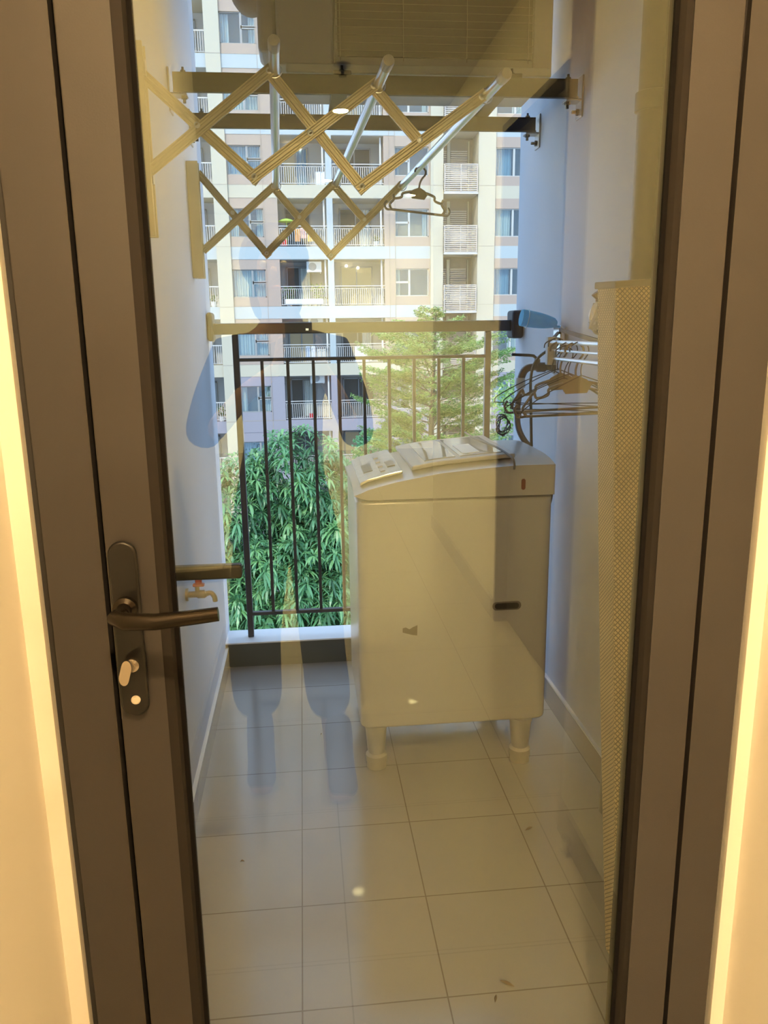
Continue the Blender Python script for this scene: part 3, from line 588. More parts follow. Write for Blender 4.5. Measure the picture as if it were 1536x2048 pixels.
# blue dipper
dpv = thing('blue_dipper', (0.85, 1.70, 1.45), 'translucent blue plastic dipper resting on the rail wall plate', 'dipper')
b = B(); n = 14; L = []
ax0 = Vector((0.786, 1.70, 1.484)); ax1 = Vector((0.918, 1.70, 1.462)); d = (ax1-ax0)
for i in range(n+1):
    t = i/n; r = 0.030*(1-0.55*t**3)*(1.0 if i else 0.98) if t < 0.97 else 0.008
    L.append((r, t*d.length))
for i in range(n, -1, -1): L.append((max(L[i][0]-0.0025, 0.002), L[i][1]-(0.004 if i == n else 0)))
bl_m = M('blue plastic', (0.35, 0.80, 0.95), 0.15, noise=0.15, nscale=12); 
def translucent(m, col, k):
    nt = m.node_tree; b = nt.nodes['Principled BSDF']; out = [n for n in nt.nodes if n.type == 'OUTPUT_MATERIAL'][0]
    tl = nt.nodes.new('ShaderNodeBsdfTranslucent'); tl.inputs[0].default_value = (*col, 1); mx = nt.nodes.new('ShaderNodeMixShader'); mx.inputs[0].default_value = k
    nt.links.new(b.outputs[0], mx.inputs[1]); nt.links.new(tl.outputs[0], mx.inputs[2]); nt.links.new(mx.outputs[0], out.inputs[0])
translucent(bl_m, (0.35, 0.85, 1.0), 0.6)
mk('bowl', b.lathe(ax0, d, L, 20), bl_m, dpv, smooth=True)
rimp = []
u = d.normalized().orthogonal().normalized(); w2 = d.normalized().cross(u)
mk('rim', B().tube([ax0+d*0.16+(u*math.cos(k*2*PI/24)+w2*math.sin(k*2*PI/24))*0.031 for k in range(24)], 0.0022, 6, closed=True), M('pale blue rim', (0.5, 0.8, 0.88), 0.2), dpv, smooth=True)
# crumpled white bag and red-brown peg behind the mat
bb = B().sphere((0.815, 1.02, 1.475), 0.035, 10, (0.7, 0.7, 1.2))
rnd = random.Random(3); bb.v = [(x+rnd.uniform(-.006, .006), y+rnd.uniform(-.006, .006), z+rnd.uniform(-.008, .008)) for x, y, z in bb.v]
bag = thing('plastic_bag', (0.80, 1.02, 1.45), 'small crumpled white plastic bag on the wall rail', 'bag')
mk('bag_body', bb, M('white film', (0.75, 0.77, 0.8), 0.3), bag)
mk('knot', B().sphere((0.815, 1.02, 1.520), 0.010, 8).tube([(0.815, 1.02, 1.525), (0.805, 1.02, 1.54)], [0.008, 0.014], 8), M('brown tie', (0.2, 0.12, 0.1), 0.6), bag)
# scraps on the floor
scrap_m = M('dry leaf', (0.14, 0.09, 0.05), 0.8)
def scrap(x, y, ln, a, lab):
    d = Vector((math.cos(a), math.sin(a), 0)); q = Vector((-d.y, d.x, 0)); c = Vector((x, y, 0.002)); n = 6
    vs = []; 
    for i in range(n+1):
        t = i/n; w = math.sin(PI*min(max(t, 0.02), 0.98))*ln*0.14; zz = 0.006*math.sin(PI*t)
        vs += [c+d*(t-0.5)*ln+q*w+Vector((0, 0, zz*0.4)), c+d*(t-0.5)*ln+Vector((0, 0, zz+0.001)), c+d*(t-0.5)*ln-q*w+Vector((0, 0, zz*0.4))]
    fs = [(3*i+j, 3*i+3+j, 3*i+4+j, 3*i+1+j) for i in range(n) for j in (0, 1)]
    o = mk('dry_leaf', B().add(vs, fs), scrap_m); tag(o, lab, 'leaf', None)
scrap(0.412, 0.319, 0.035, 2.5, 'curled dry leaf on the floor tiles nearest the door'); scrap(0.376, 0.282, 0.022, 1.2, 'tiny dry leaf fragment just beside the curled dry leaf')
scrap(0.618, 0.865, 0.028, 0.5, 'dry leaf scrap on the tiles near the woven mat'); scrap(-0.217, 0.816, 0.012, 0, 'dark speck of debris on the left floor tile'); scrap(0.02, 1.50, 0.010, 1, 'dark speck of debris on the floor tile near the kerb')

# ------------------------------------------------------------------ EXTERIOR: apartment building opposite
FY = 40.0
pink_m = M('dusty pink render', (0.34, 0.27, 0.225), 0.8, noise=0.06, nscale=0.6)
lav_m = M('lavender grey render', (0.25, 0.24, 0.28), 0.8, noise=0.06, nscale=0.6)
cream_m = M('cream render', (0.42, 0.39, 0.31), 0.8, noise=0.05, nscale=0.5)
bluew_m = M('pale blue render', (0.34, 0.385, 0.40), 0.8, noise=0.05, nscale=0.5)
inner_m = M('balcony inner wall', (0.40, 0.39, 0.37), 0.8, noise=0.08, nscale=1)
joint_m = M('facade joint', (0.30, 0.26, 0.22), 0.8)
bwhite_m = M('building white paint', (0.6, 0.6, 0.58), 0.5)
gframe_m = M('grey window frame', (0.23, 0.24, 0.24), 0.5)
brail_m = M('balcony rail metal', (0.50, 0.48, 0.46), 0.4, 0.2)
slat_m = M('slatted screen', (0.40, 0.36, 0.33), 0.6)
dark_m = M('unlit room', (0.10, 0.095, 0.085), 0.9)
warm_m = M('lit room', (0.32, 0.28, 0.19), 0.9, emit=(1, 0.82, 0.5), est=0.06)
pane_m = glass_mat('window glass', (0.85, 0.9, 0.9), (0.9, 0.95, 1.0), 0.07)
cur_w = M('white curtain', (0.50, 0.53, 0.50), 0.9); cur_b = M('blue curtain', (0.22, 0.34, 0.42), 0.9); cur_g = M('grey curtain', (0.50, 0.52, 0.52), 0.9)
lampb_m = M('apartment lamp', (1, 1, 1), emit=(1, 0.85, 0.6), est=9)
bd = thing('apartment_building', (2, FY, -12), 'large pink and cream apartment block with balconies across the way', 'building')
ZB = [2.63+2.86*k for k in range(-5, 7)]
def curtain(x0, x1, y, za, zb, m, parent, folds=None):
    b = B(); n = max(8, int((x1-x0)*26)); vs = []; ph = random.uniform(0, 6)
    for i in range(n+1):
        x = x0+(x1-x0)*i/n; yy = y+0.05*math.sin(i*1.9+ph)+0.02*math.sin(i*0.7)
        vs += [(x, yy, za), (x, yy, zb)]
    b.add(vs, [(2*i, 2*i+2, 2*i+3, 2*i+1) for i in range(n)])
    return mk('curtain', b, m, parent)
def window(x0, x1, z0, z1, split, side, cm, cov, room=dark_m):
    y = FY+0.12; t = 0.05
    f = B().box(x0, x0+t, y-0.04, y+0.04, z0, z1).box(x1-t, x1, y-0.04, y+0.04, z0, z1).box(x0, x1, y-0.04, y+0.04, z0, z0+t).box(x0, x1, y-0.04, y+0.04, z1-t, z1)
    xs = x0+(x1-x0)*split; f.box(xs-0.05, xs+0.05, y-0.06, y+0.04, z0, z1)
    zm = z0+(z1-z0)*0.52
    if side > 0: f.box(xs, x1, y-0.06, y+0.04, zm-0.06, zm+0.04).box(xs, x1, y-0.06, y+0.02, zm, zm+0.09)
    elif side < 0: f.box(x0, xs, y-0.06, y+0.04, zm-0.06, zm+0.04)
    w = mk('window', f, gframe_m if side > 0 else M('pale window frame', (0.40, 0.40, 0.38), 0.5), bd, origin=(x0, y, z0))
    mk('pane', B().box(x0+t, x1-t, y, y+0.01, z0+t, z1-t), pane_m, w)
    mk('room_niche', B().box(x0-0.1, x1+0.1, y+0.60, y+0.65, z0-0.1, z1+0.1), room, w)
    for a, c in cov: curtain(x0+(x1-x0)*a, x0+(x1-x0)*c, y+0.22, z0+0.02, z1-0.02, cm, w)
    return w
def railing(x0, x1, y, z0, h=0.98, gap=0.105):
    b = B().box(x0, x1, y-0.025, y+0.025, z0+h-0.035, z0+h).box(x0, x1, y-0.02, y+0.02, z0+0.06, z0+0.09)
    x = x0+gap/2
    while x < x1: b.box(x-0.012, x+0.012, y-0.012, y+0.012, z0+0.08, z0+h-0.13); x += gap
    b.box(x0, x1, y-0.012, y+0.012, z0+h-0.15, z0+h-0.125)
    return mk('balcony_railing', b, brail_m, bd, origin=(x0, y, z0))
# solid core behind everything
mk('core_wall', B().box(-12, 20, FY+1.7, FY+9, -12, 20), inner_m, bd)
curt = [cur_w, cur_w, cur_b, cur_w, cur_g]
for k, zb in enumerate(ZB):
    kk = k-5
    bandm = cream_m if kk in (-1, 2, 5) else (lav_m if kk <= -2 else bluew_m)
    wallm = lav_m if kk <= -2 else pink_m
    zlo, zhi = zb, zb+2.86-0.60        # wall field between two bands
    mk('floor_band', B().box(-12, -4.0, FY-0.02, FY+1.7, zb-0.60, zb).box(-3.31, 4.82, FY-0.02, FY+1.7, zb-0.60, zb).box(4.82, 6.61, FY, FY+1.7, zb-0.60, zb).box(9.87, 16, FY, FY+1.7, zb-0.60, zb), bandm, bd)
    # left bay with window
    wz0, wz1 = zb+0.44, zb+1.78
    wallm2 = wallm
    mk('wall_field', B().box(-3.31, -0.95, FY, FY+0.3, zlo, wz0).box(-3.31, -0.95, FY, FY+0.3, wz1, zhi).box(-1.66, -0.95, FY, FY+1.7, wz0, wz1)
       , wallm2, bd)
    mk('wall_field', B().box(4.29, 6.61, FY, FY+0.3, zlo, wz0).box(4.29, 6.61, FY, FY+0.3, wz1, zhi).box(4.29, 4.82, FY, FY+1.7, wz0, wz1).box(6.53, 6.61, FY, FY+0.3, wz0, wz1)
       , wallm2, bd)
    mk('wall_field', B().box(9.87, 16, FY, FY+0.3, zlo, wz0).box(9.87, 16, FY, FY+0.3, wz1, zhi).box(11.6, 16, FY, FY+0.3, wz0, wz1), wallm2, bd)
    cm = curt[k % 5]
    window(-3.31, -1.66, wz0, wz1, 0.60, 1, cm, [(0.03, 0.60), (0.62, 0.97)] if k % 3 else [(0.03, 0.25), (0.8, 0.97)])
    window(4.82, 6.53, wz0, wz1, 0.42, -1, cm, [(0.05, 0.16)] if k % 2 else [(0.82, 0.98), (0.02, 0.1)], dark_m if k % 3 else warm_m)
    window(9.89, 11.6, wz0, wz1, 0.55, 0, [cur_w, cur_b][k % 2], [(0.04, 0.50)] if k % 4 else [(0.5, 0.97)])
    # balcony openings
    mk('balcony_pier', B().box(1.44, 1.74, FY-0.02, FY+1.7, zb, zhi), bluew_m if kk >= -1 else lav_m, bd)
    mk('balcony_soffit', B().box(-0.95, 4.29, FY+0.02, FY+1.7, zhi-0.02, zhi+0.001), inner_m, bd)
    railing(-0.95, 1.44, FY+0.05, zb); railing(1.74, 4.29, FY+0.05, zb)
    for bi, (xa, xb2) in enumerate(((-0.95, 1.44), (1.74, 4.29))):
        rm = warm_m if (k+bi*2) % 3 == 1 else dark_m
        da, db = (xa+0.35, xa+1.55) if bi == 0 else (xa+0.45, xa+2.0)
        dd = mk('balcony_door', B().box(da-0.06, da, FY+1.58, FY+1.7, zb, zb+2.0).box(db, db+0.06, FY+1.58, FY+1.7, zb, zb+2.0).box(da-0.06, db+0.06, FY+1.58, FY+1.7, zb+1.95, zb+2.02).box((da+db)/2-0.03, (da+db)/2+0.03, FY+1.58, FY+1.66, zb, zb+2.0), gframe_m, bd)
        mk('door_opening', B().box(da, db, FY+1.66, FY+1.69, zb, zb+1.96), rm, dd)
        if (k+bi) % 2: curtain(db-0.55, db-0.05, FY+1.56, zb+0.03, zb+1.93, curt[(k+bi*2) % 5], dd)
        if rm is warm_m and kk >= 0:
            for q in range(2): mk('room_lamp', B().sphere((da+0.25+0.6*q, FY+1.5, zhi-0.22-0.1*q), 0.07, 6), lampb_m, bd)
        mk('downpipe', B().cyl((xb2-0.12, FY+0.35, zb), (xb2-0.12, FY+0.35, zhi), 0.05, 8), bwhite_m, bd)
    # left narrow balcony
    mk('balcony_railing', B().box(-9, -4.0, FY+0.03, FY+0.07, zb+0.95, zb+1.0).box(-9, -4.0, FY+0.04, FY+0.06, zb+0.08, zb+0.1).add(*(lambda q: (q.v, q.f))((lambda q: [q.box(-4.1-0.11*i, -4.08-0.11*i, FY+0.04, FY+0.06, zb+0.1, zb+0.95) for i in range(40)] and q)(B()))), brail_m, bd, origin=(-4, FY, zb))
    dd = mk('balcony_door', B().box(-4.62, -4.56, FY+1.58, FY+1.7, zb, zb+1.95).box(-6.3, -4.56, FY+1.58, FY+1.7, zb+1.9, zb+1.97), gframe_m, bd)
    curtain(-6.2, -4.64, FY+1.6, zb+0.03, zb+1.9, cur_w, dd)
    # louvred service balcony
    zs = zb-0.36
    mk('service_slab', B().box(7.26, 8.97, FY-0.25, FY+1.3, zb-0.42, zb-0.33), brail_m, bd)
    sb = B().box(7.26, 8.95, FY-0.27, FY-0.22, zb+0.92, zb+0.97).box(7.26, 8.95, FY-0.27, FY-0.22, zb-0.33, zb-0.28)
    for q in range(13): sb.box(7.26, 8.95, FY-0.26, FY-0.235, zb-0.24+0.09*q, zb-0.195+0.09*q).box(8.92, 8.95, FY-0.25, FY+0.2, zb-0.24+0.09*q, zb-0.195+0.09*q)
    for x in (7.28, 8.10, 8.92): sb.box(x-0.025, x+0.025, FY-0.28, FY-0.24, zb-0.33, zb+0.97)
    mk('slatted_screen', sb, slat_m, bd)
    lb = B()
    for q in range(18): lb.box(7.26, 7.65, FY+1.25, FY+1.32, zb+0.1+0.1*q, zb+0.155+0.1*q).box(7.85, 8.70, FY+1.25, FY+1.32, zb+0.1+0.1*q, zb+0.155+0.1*q)
    mk('louvre_wall', lb, slat_m, bd)
    mk('louvre_post', B().box(7.66, 7.82, FY+1.2, FY+1.33, zb-0.3, zb+2.3).box(8.75, 8.80, FY+1.2, FY+1.33, zb-0.3, zb+2.3), cream_m, bd)
mk('column', B().box(-4.0, -3.31, FY-0.12, FY+1.7, -12, 20), cream_m, bd)
mk('column', B().box(6.61, 7.24, FY-0.12, FY+1.7, -12, 20), cream_m, bd)
mk('column', B().box(9.00, 9.87, FY-0.12, FY+1.7, -12, 20), cream_m, bd)
mk('service_recess', B().box(7.24, 9.0, FY+1.34, FY+1.7, -12, 20), M('recess brown', (0.20, 0.17, 0.15), 0.9), bd)
jb = B()
for x in (-1.62, 4.83, 4.55): jb.box(x-0.012, x+0.012, FY-0.026, FY, -12, 20)
for zb in ZB:
    jb.box(-4.0, -3.31, FY-0.128, FY-0.11, zb-0.02, zb+0.0).box(6.61, 7.24, FY-0.128, FY-0.11, zb-0.02, zb).box(9.0, 9.87, FY-0.128, FY-0.11, zb-0.02, zb)
    jb.box(-3.31, -0.95, FY-0.026, FY, zb-0.01, zb+0.01)
mk('facade_joints', jb, joint_m, bd)
# things on the balconies opposite
def condenser(x, y, z, lab):
    t = thing('balcony_condenser', (x, y, z), lab, 'air conditioner', 'condensers on the opposite balconies')
    mk('casing', B().box(x-0.38, x+0.38, y-0.14, y+0.14, z, z+0.52), bwhite_m, t, bevel=0.02)
    mk('fan_grille', B().lathe((x-0.08, y-0.14, z+0.26), (0, -1, 0), [(0.2, 0), (0.2, 0.01), (0.05, 0.02)], 20), M('condenser grille', (0.25, 0.25, 0.25), 0.6), t)
    mk('bracket', B().box(x-0.34, x-0.30, y-0.1, y+1.0, z-0.05, z).box(x+0.30, x+0.34, y-0.1, y+1.0, z-0.05, z), brail_m, t)
condenser(0.75, FY+0.6, -1.25, 'white condenser hung high on the balcony with the red bucket')
condenser(0.75, FY+0.6, 1.62, 'white condenser half hidden behind the handrail')
condenser(0.75, FY+0.6, 4.30, 'white condenser hung high above the balcony with planters')
leafd_m = M('dark leaf', (0.05, 0.11, 0.03), 0.5, col2=(0.09, 0.17, 0.05), noise=0.3, nscale=4)
def plant(x, y, z, r, h, lab, n=90, m=leafd_m, pot=bwhite_m):
    t = thing('potted_plant', (x, y, z), lab, 'plant', 'potted plants on the opposite balconies')
    mk('pot', B().lathe((x, y, z), (0, 0, 1), [(0.12, 0), (0.16, 0.24), (0.17, 0.26), (0.15, 0.26)], 12), pot, t)
    v = []; f = []
    for i in range(n):
        c = Vector((x+random.gauss(0, r*0.5), y+random.gauss(0, r*0.3), z+0.25+random.random()*h)); d = Vector((random.uniform(-1, 1), random.uniform(-1, 1), random.uniform(-0.3, 1))).normalized()*0.14; q = d.orthogonal().normalized()*0.035
        k = len(v); v += [c, c+d*0.5+q, c+d, c+d*0.5-q]; f.append((k, k+1, k+2, k+3))
    fo = mkleaf('foliage', v, f, m, t, (x, y, z))
    return t
plant(-0.55, FY+0.3, 2.63, 0.35, 0.65, 'dark bushy plant at the left of the planter balcony', 130)
plant(0.95, FY+0.3, 2.63, 0.35, 0.8, 'yellow green bushy plant at the right of the planter balcony', 130, M('yellow leaf', (0.20, 0.28, 0.06), 0.5))
plant(-4.25, FY+0.3, -3.1, 0.18, 0.5, 'spiky potted plant on the lower left balcony', 60)
plant(-4.3, FY+0.3, 2.63, 0.15, 0.3, 'small potted plant on the left balcony level with the planters', 40)
plant(3.9, FY+0.3, 5.49, 0.15, 0.25, 'little potted plant on the balcony with warm lamps', 40)
o = mk('planter_box', B().box(-0.75, 1.15, FY-0.01, FY+0.02, 2.73, 2.98), bwhite_m); tag(o, 'white picket planter along the bottom of the planter balcony railing', 'planter')
def cloth(x, y, z, w, h, col, lab):
    b = B(); n = 8; vs = []
    for i in range(n+1):
        xx = x+w*i/n; yy = y+0.03*math.sin(i*1.4); vs += [(xx, yy, z), (xx, yy, z-h)]
    b.add(vs, [(2*i, 2*i+2, 2*i+3, 2*i+1) for i in range(n)])
    tag(mk('hanging_laundry', b, M('laundry cloth', col, 0.9)), lab, 'laundry', 'laundry on the opposite balconies')
cloth(-0.15, FY+0.25, 6.35, 0.25, 0.6, (0.75, 0.35, 0.10), 'orange garment drying behind the railing')
cloth(0.10, FY+0.28, 6.40, 0.32, 0.5, (0.70, 0.40, 0.36), 'pink garment drying beside the orange one')
cloth(0.45, FY+0.25, 6.35, 0.28, 0.6, (0.80, 0.50, 0.12), 'yellow orange garment drying')
cloth(-0.85, FY+0.25, 5.85, 0.3, 0.30, (0.65, 0.08, 0.05), 'red cloth low behind the railing')
cloth(0.20, FY+0.25, 0.65, 0.22, 0.75, (0.45, 0.52, 0.62), 'blue grey shirt drying on the balcony below the handrail')
cloth(0.48, FY+0.28, 0.65, 0.18, 0.8, (0.80, 0.80, 0.80), 'white shirt drying on the balcony below the handrail')
cloth(0.75, FY+0.25, 0.50, 0.45, 0.6, (0.62, 0.58, 0.50), 'beige sheet drying on the balcony below the handrail')
cloth(2.70, FY+0.25, 0.6, 0.7, 0.8, (0.7, 0.72, 0.70), 'white sheets drying behind the right tree')
cloth(0.95, FY+0.25, 9.0, 0.45, 0.65, (0.8, 0.8, 0.83), 'white sheet on the upper balcony')
o = mk('red_bucket', B().lathe((0.42, FY+0.3, -3.05), (0, 0, 1), [(0.13, 0), (0.18, 0.22), (0.19, 0.24), (0.17, 0.24)], 14), M('red plastic', (0.7, 0.04, 0.04), 0.4), smooth=True); tag(o, 'red plastic bucket on the lower balcony opposite', 'bucket')
o = mk('balcony_parasol', B().lathe((-0.55, FY+0.5, 6.75), (0, 0, -1), [(0.02, -0.12), (0.25, -0.06), (0.42, 0.02), (0.42, 0.04)], 16).cyl((-0.55, FY+0.5, 5.6), (-0.55, FY+0.5, 6.8), 0.02, 8), M('lime fabric', (0.35, 0.60, 0.10), 0.7), smooth=True); tag(o, 'lime green small parasol on the laundry balcony', 'parasol')

# ground
struct(mk('floor_courtyard', B().box(-60, 60, 3, FY+1, -12.2, -12), M('courtyard paving', (0.35, 0.34, 0.32), 0.9, noise=0.3, nscale=0.5)))

# ------------------------------------------------------------------ trees
def leaf_mat(name, c1, c2):
    m = M(name, c1, 0.38, col2=c2, nscale=3.0, spec=0.6)
    b = m.node_tree.nodes['Principled BSDF']
    nt = m.node_tree; out = [n for n in nt.nodes if n.type == 'OUTPUT_MATERIAL'][0]
    tl = nt.nodes.new('ShaderNodeBsdfTranslucent'); tl.inputs[0].default_value = (c1[0]*1.6, c1[1]*1.7, c1[2]*0.8, 1)
    mx = nt.nodes.new('ShaderNodeMixShader'); mx.inputs[0].default_value = 0.25
    nt.links.new(b.outputs[0], mx.inputs[1]); nt.links.new(tl.outputs[0], mx.inputs[2]); nt.links.new(mx.outputs[0], out.inputs[0])
    return m
bark_m = M('bark', (0.16, 0.12, 0.09), 0.9, noise=0.4, nscale=12, bump=0.8, bscale=20)
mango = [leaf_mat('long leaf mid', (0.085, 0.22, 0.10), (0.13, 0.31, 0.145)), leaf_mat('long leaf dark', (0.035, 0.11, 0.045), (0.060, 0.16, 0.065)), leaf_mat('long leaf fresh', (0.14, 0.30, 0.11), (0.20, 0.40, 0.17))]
rt = random.Random(11)
t1 = thing('broadleaf_tree', (0.3, 12.4, -12), 'round dense green tree with long drooping leaves just outside the railing', 'tree')
lobes = [((-0.10, 12.6, -1.20), 1.0), ((-1.20, 12.5, -1.75), 1.1), ((0.42, 12.4, -1.90), 1.05), ((-0.4, 12.0, -2.9), 1.3), ((0.10, 12.1, -3.0), 1.35), ((-1.0, 12.2, -4.0), 1.5), ((1.0, 12.6, -3.6), 1.3), ((0.1, 12.0, -5.2), 1.9), ((-1.9, 12.7, -3.4), 1.2)]
V = []; F = []; MI = []
def rosette(c, nrm, L, mi, n=12):
    nrm = nrm.normalized(); u = nrm.orthogonal().normalized(); w = nrm.cross(u); ph = rt.uniform(0, 6)
    for i in range(n):
        a = ph+2*PI*i/n*1.0+rt.uniform(-.25, .25); lift = rt.uniform(-0.1, 0.9)
        d = (u*math.cos(a)+w*math.sin(a)+nrm*lift).normalized(); side = d.cross(Vector((0, 0, 1)))
        side = side.normalized() if side.length > 0.05 else u; l = L*rt.uniform(0.7, 1.15); k = len(V); wd = l*0.085
        p0 = c+d*0.01; p1 = c+d*l*0.35+Vector((0, 0, -0.02*l)); p2 = c+d*l*0.72+Vector((0, 0, -0.18*l)); p3 = c+d*l*0.95+Vector((0, 0, -0.42*l))
        V.extend([p0, p1+side*wd, p1-side*wd, p2+side*wd*0.85, p2-side*wd*0.85, p3])
        F.extend([(k, k+1, k+2), (k+1, k+3, k+4, k+2), (k+3, k+5, k+4)]); MI.extend([mi]*3)
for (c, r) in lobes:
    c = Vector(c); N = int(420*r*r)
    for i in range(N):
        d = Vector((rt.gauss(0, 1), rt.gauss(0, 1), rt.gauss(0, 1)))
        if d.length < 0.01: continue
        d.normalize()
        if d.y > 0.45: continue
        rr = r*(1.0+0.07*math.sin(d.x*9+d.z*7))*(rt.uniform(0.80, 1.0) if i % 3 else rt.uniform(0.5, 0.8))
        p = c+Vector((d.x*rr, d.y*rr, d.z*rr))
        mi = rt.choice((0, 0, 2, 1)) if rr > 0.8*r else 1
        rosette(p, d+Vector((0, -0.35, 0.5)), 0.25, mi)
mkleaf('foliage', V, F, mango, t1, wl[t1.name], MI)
b = B().tube([(0.1, 12.6, -12), (0.15, 12.6, -8), (0.0, 12.5, -5.5), (0.0, 12.5, -3)], [0.25, 0.20, 0.16, 0.08], 10)
for (c, r) in lobes: b.tube([(0.05, 12.55, -5.8), Vector((0.05, 12.55, -5.8)).lerp(Vector(c), 0.5)+Vector((0, 0, 0.3)), c], [0.10, 0.06, 0.025], 6)
mk('trunk', b, bark_m, t1, smooth=True)
# feathery tiered tree
fe = [leaf_mat('small leaf', (0.17, 0.30, 0.085), (0.27, 0.42, 0.15)), leaf_mat('small leaf dark', (0.09, 0.19, 0.06), (0.14, 0.26, 0.09))]
t2 = thing('feathery_tree', (3.15, 18.0, -12), 'slender light green tree with tiers of tiny leaves behind the railing', 'tree')
V = []; F = []; MI = []; tw = B(); TX, TY = 3.10, 18.0
tw.tube([(TX, TY, -12), (TX+0.05, TY, -5), (TX, TY, -1), (TX+0.12, TY, 1.95)], [0.16, 0.13, 0.07, 0.012], 8)
def spray(p0, p1, wid, mi):
    n = int((p1-p0).length/0.042)
    d = (p1-p0).normalized(); q = d.cross(Vector((0, 0, 1))).normalized()
    for i in range(n):
        t = (i+0.5)/n; p = p0.lerp(p1, t)
        ww = wid*(0.35+0.9*math.sin(PI*min(t*0.8+0.15, 1)))
        for sgn in (-1, 1):
            for j in range(5):
                o_ = p+q*sgn*ww*(j+rt.random())/5*1.0+d*rt.uniform(-0.04, 0.04)+Vector((0, 0, rt.uniform(-0.04, 0.035)-0.05*(j/5)))
                a = rt.uniform(0, 2*PI); dd = Vector((math.cos(a), math.sin(a), rt.uniform(-0.5, 0.6)))*0.033; e = Vector((-math.sin(a), math.cos(a), rt.uniform(-.6, .6)))*0.017
                k = len(V); V.extend([o_-dd, o_+e, o_+dd, o_-e]); F.append((k, k+1, k+2, k+3)); MI.append(mi if rt.random() < 0.75 else 1-mi)
tiers = 16
for i in range(tiers):
    z = 1.72-i*0.31; R0 = min(0.5+0.36*i, 2.1)*rt.uniform(0.85, 1.1)
    nb = 7 if i > 2 else 5; ph = rt.uniform(0, 6)
    for j in range(nb):
        a = ph+2*PI*j/nb+rt.uniform(-.25, .25); L = R0*rt.uniform(0.65, 1.12)
        p0 = Vector((TX+0.02, TY, z+rt.uniform(-.08, .08))); p1 = p0+Vector((math.cos(a)*L, math.sin(a)*L*0.9, L*rt.uniform(0.22, 0.50)))
        tw.tube([p0, p0.lerp(p1, 0.5)+Vector((0, 0, -0.02)), p1], [0.016, 0.010, 0.004], 4)
        spray(p0.lerp(p1, 0.30), p1, 0.13+0.05*rt.random(), rt.choice((0, 0, 1)))
        for sb_ in (0.45, 0.7):
            m0 = p0.lerp(p1, sb_)
            for sg in (-1, 1):
                a2 = a+sg*0.75; m1 = m0+Vector((math.cos(a2), math.sin(a2), 0.22))*L*0.40*(1.15-sb_)*1.6
                if (m1-m0).length > 0.12: spray(m0, m1, 0.11, rt.choice((0, 0, 1)))
mkleaf('foliage', V, F, fe, t2, wl[t2.name], MI)
mk('trunk', tw, bark_m, t2, smooth=True)
# a long branch reaching left at the top
# shrubs near the foot of the building
def shrub(x, y, z, r, lab, m, n=700, sc=(1, 1, 1)):
    t = thing('leafy_shrub', (x, y, -12), lab, 'shrub')
    v = []; f = []
    for i in range(n):
        d = Vector((rt.gauss(0, 1), rt.gauss(0, 1), rt.gauss(0, 1))).normalized()*r*rt.uniform(0.55, 1.0)
        c = Vector((x+d.x*sc[0], y+d.y*sc[1], z+d.z*sc[2])); e = Vector((rt.uniform(-1, 1), rt.uniform(-1, 1), rt.uniform(-.5, 1))).normalized()*0.10; q = e.orthogonal().normalized()*0.045
        k = len(v); v += [c-e, c+q, c+e, c-q]; f.append((k, k+1, k+2, k+3))
    mkleaf('foliage', v, f, m, t, (x, y, -12)); mk('trunk', B().tube([(x, y, -12), (x, y, z)], [0.12, 0.05], 8), bark_m, t, smooth=True)
shrub(9.0, 31.0, -1.6, 1.25, 'light green shrub tree right of the railing post, below the blue curtain', fe[0], 1300)
shrub(7.95, 26.8, -3.85, 1.3, 'darker green shrub tree low at the right edge of the view', fe[1], 1300)
shrub(4.2, 33.0, -5.6, 1.6, 'low green shrub tree behind the feathery tree', mango[0], 1500)
shrub(2.6, 30.0, -3.2, 0.8, 'small green shrub tree between the two large trees', mango[0], 700)
shrub(-2.6, 34.0, -7.6, 2.6, 'wide green shrub tree at the foot of the left column', mango[1], 1800)

# ------------------------------------------------------------------ person holding the phone (seen mirrored in the glass)
def skin_obj(name, verts, edges, radii, mat, parent, root=0, sub=2):
    og = wl[parent.name] if parent is not None else Vector((0, 0, 0))
    me = bpy.data.meshes.new(name); me.from_pydata([tuple(Vector(v)-og) for v in verts], edges, []); me.materials.append(mat)
    o = bpy.data.objects.new(name, me); link(o, parent, og)
    sk = o.modifiers.new('skin', 'SKIN')
    for i, r in enumerate(radii):
        sv = me.skin_vertices[0].data[i]; sv.radius = r if isinstance(r, tuple) else (r, r); sv.use_root = (i == root)
    s = o.modifiers.new('sub', 'SUBSURF'); s.levels = sub; s.render_levels = sub
    sk.use_smooth_shade = True
    return o
skin_m = M('skin', (0.42, 0.26, 0.18), 0.55, noise=0.08, nscale=20)
shirt_m = M('black loose shirt', (0.02, 0.02, 0.024), 0.9, bump=0.3, bscale=12)
trou_m = M('dark loose trousers', (0.03, 0.03, 0.035), 0.9, bump=0.3, bscale=12)
hair_m = M('black hair', (0.012, 0.011, 0.010), 0.5, bump=0.6, bscale=150)
pr = thing('person', (-0.07, -1.38, 0), 'person in loose dark shirt and trousers holding up a phone, mirrored in the door glass', 'person')
HX = -0.075; cy = -1.40
Vb = []; Eb = []; Rb = []
def pv(p, r, par=None):
    Vb.append(p); Rb.append(r)
    if par is not None: Eb.append((par, len(Vb)-1))
    return len(Vb)-1
pel = pv((-0.070, cy, 0.88), (0.135, 0.10))
bel = pv((-0.070, cy, 1.02), (0.125, 0.095), pel); ch = pv((-0.068, cy, 1.20), (0.145, 0.10), bel); sh = pv((-0.065, cy, 1.39), (0.10, 0.08), ch)
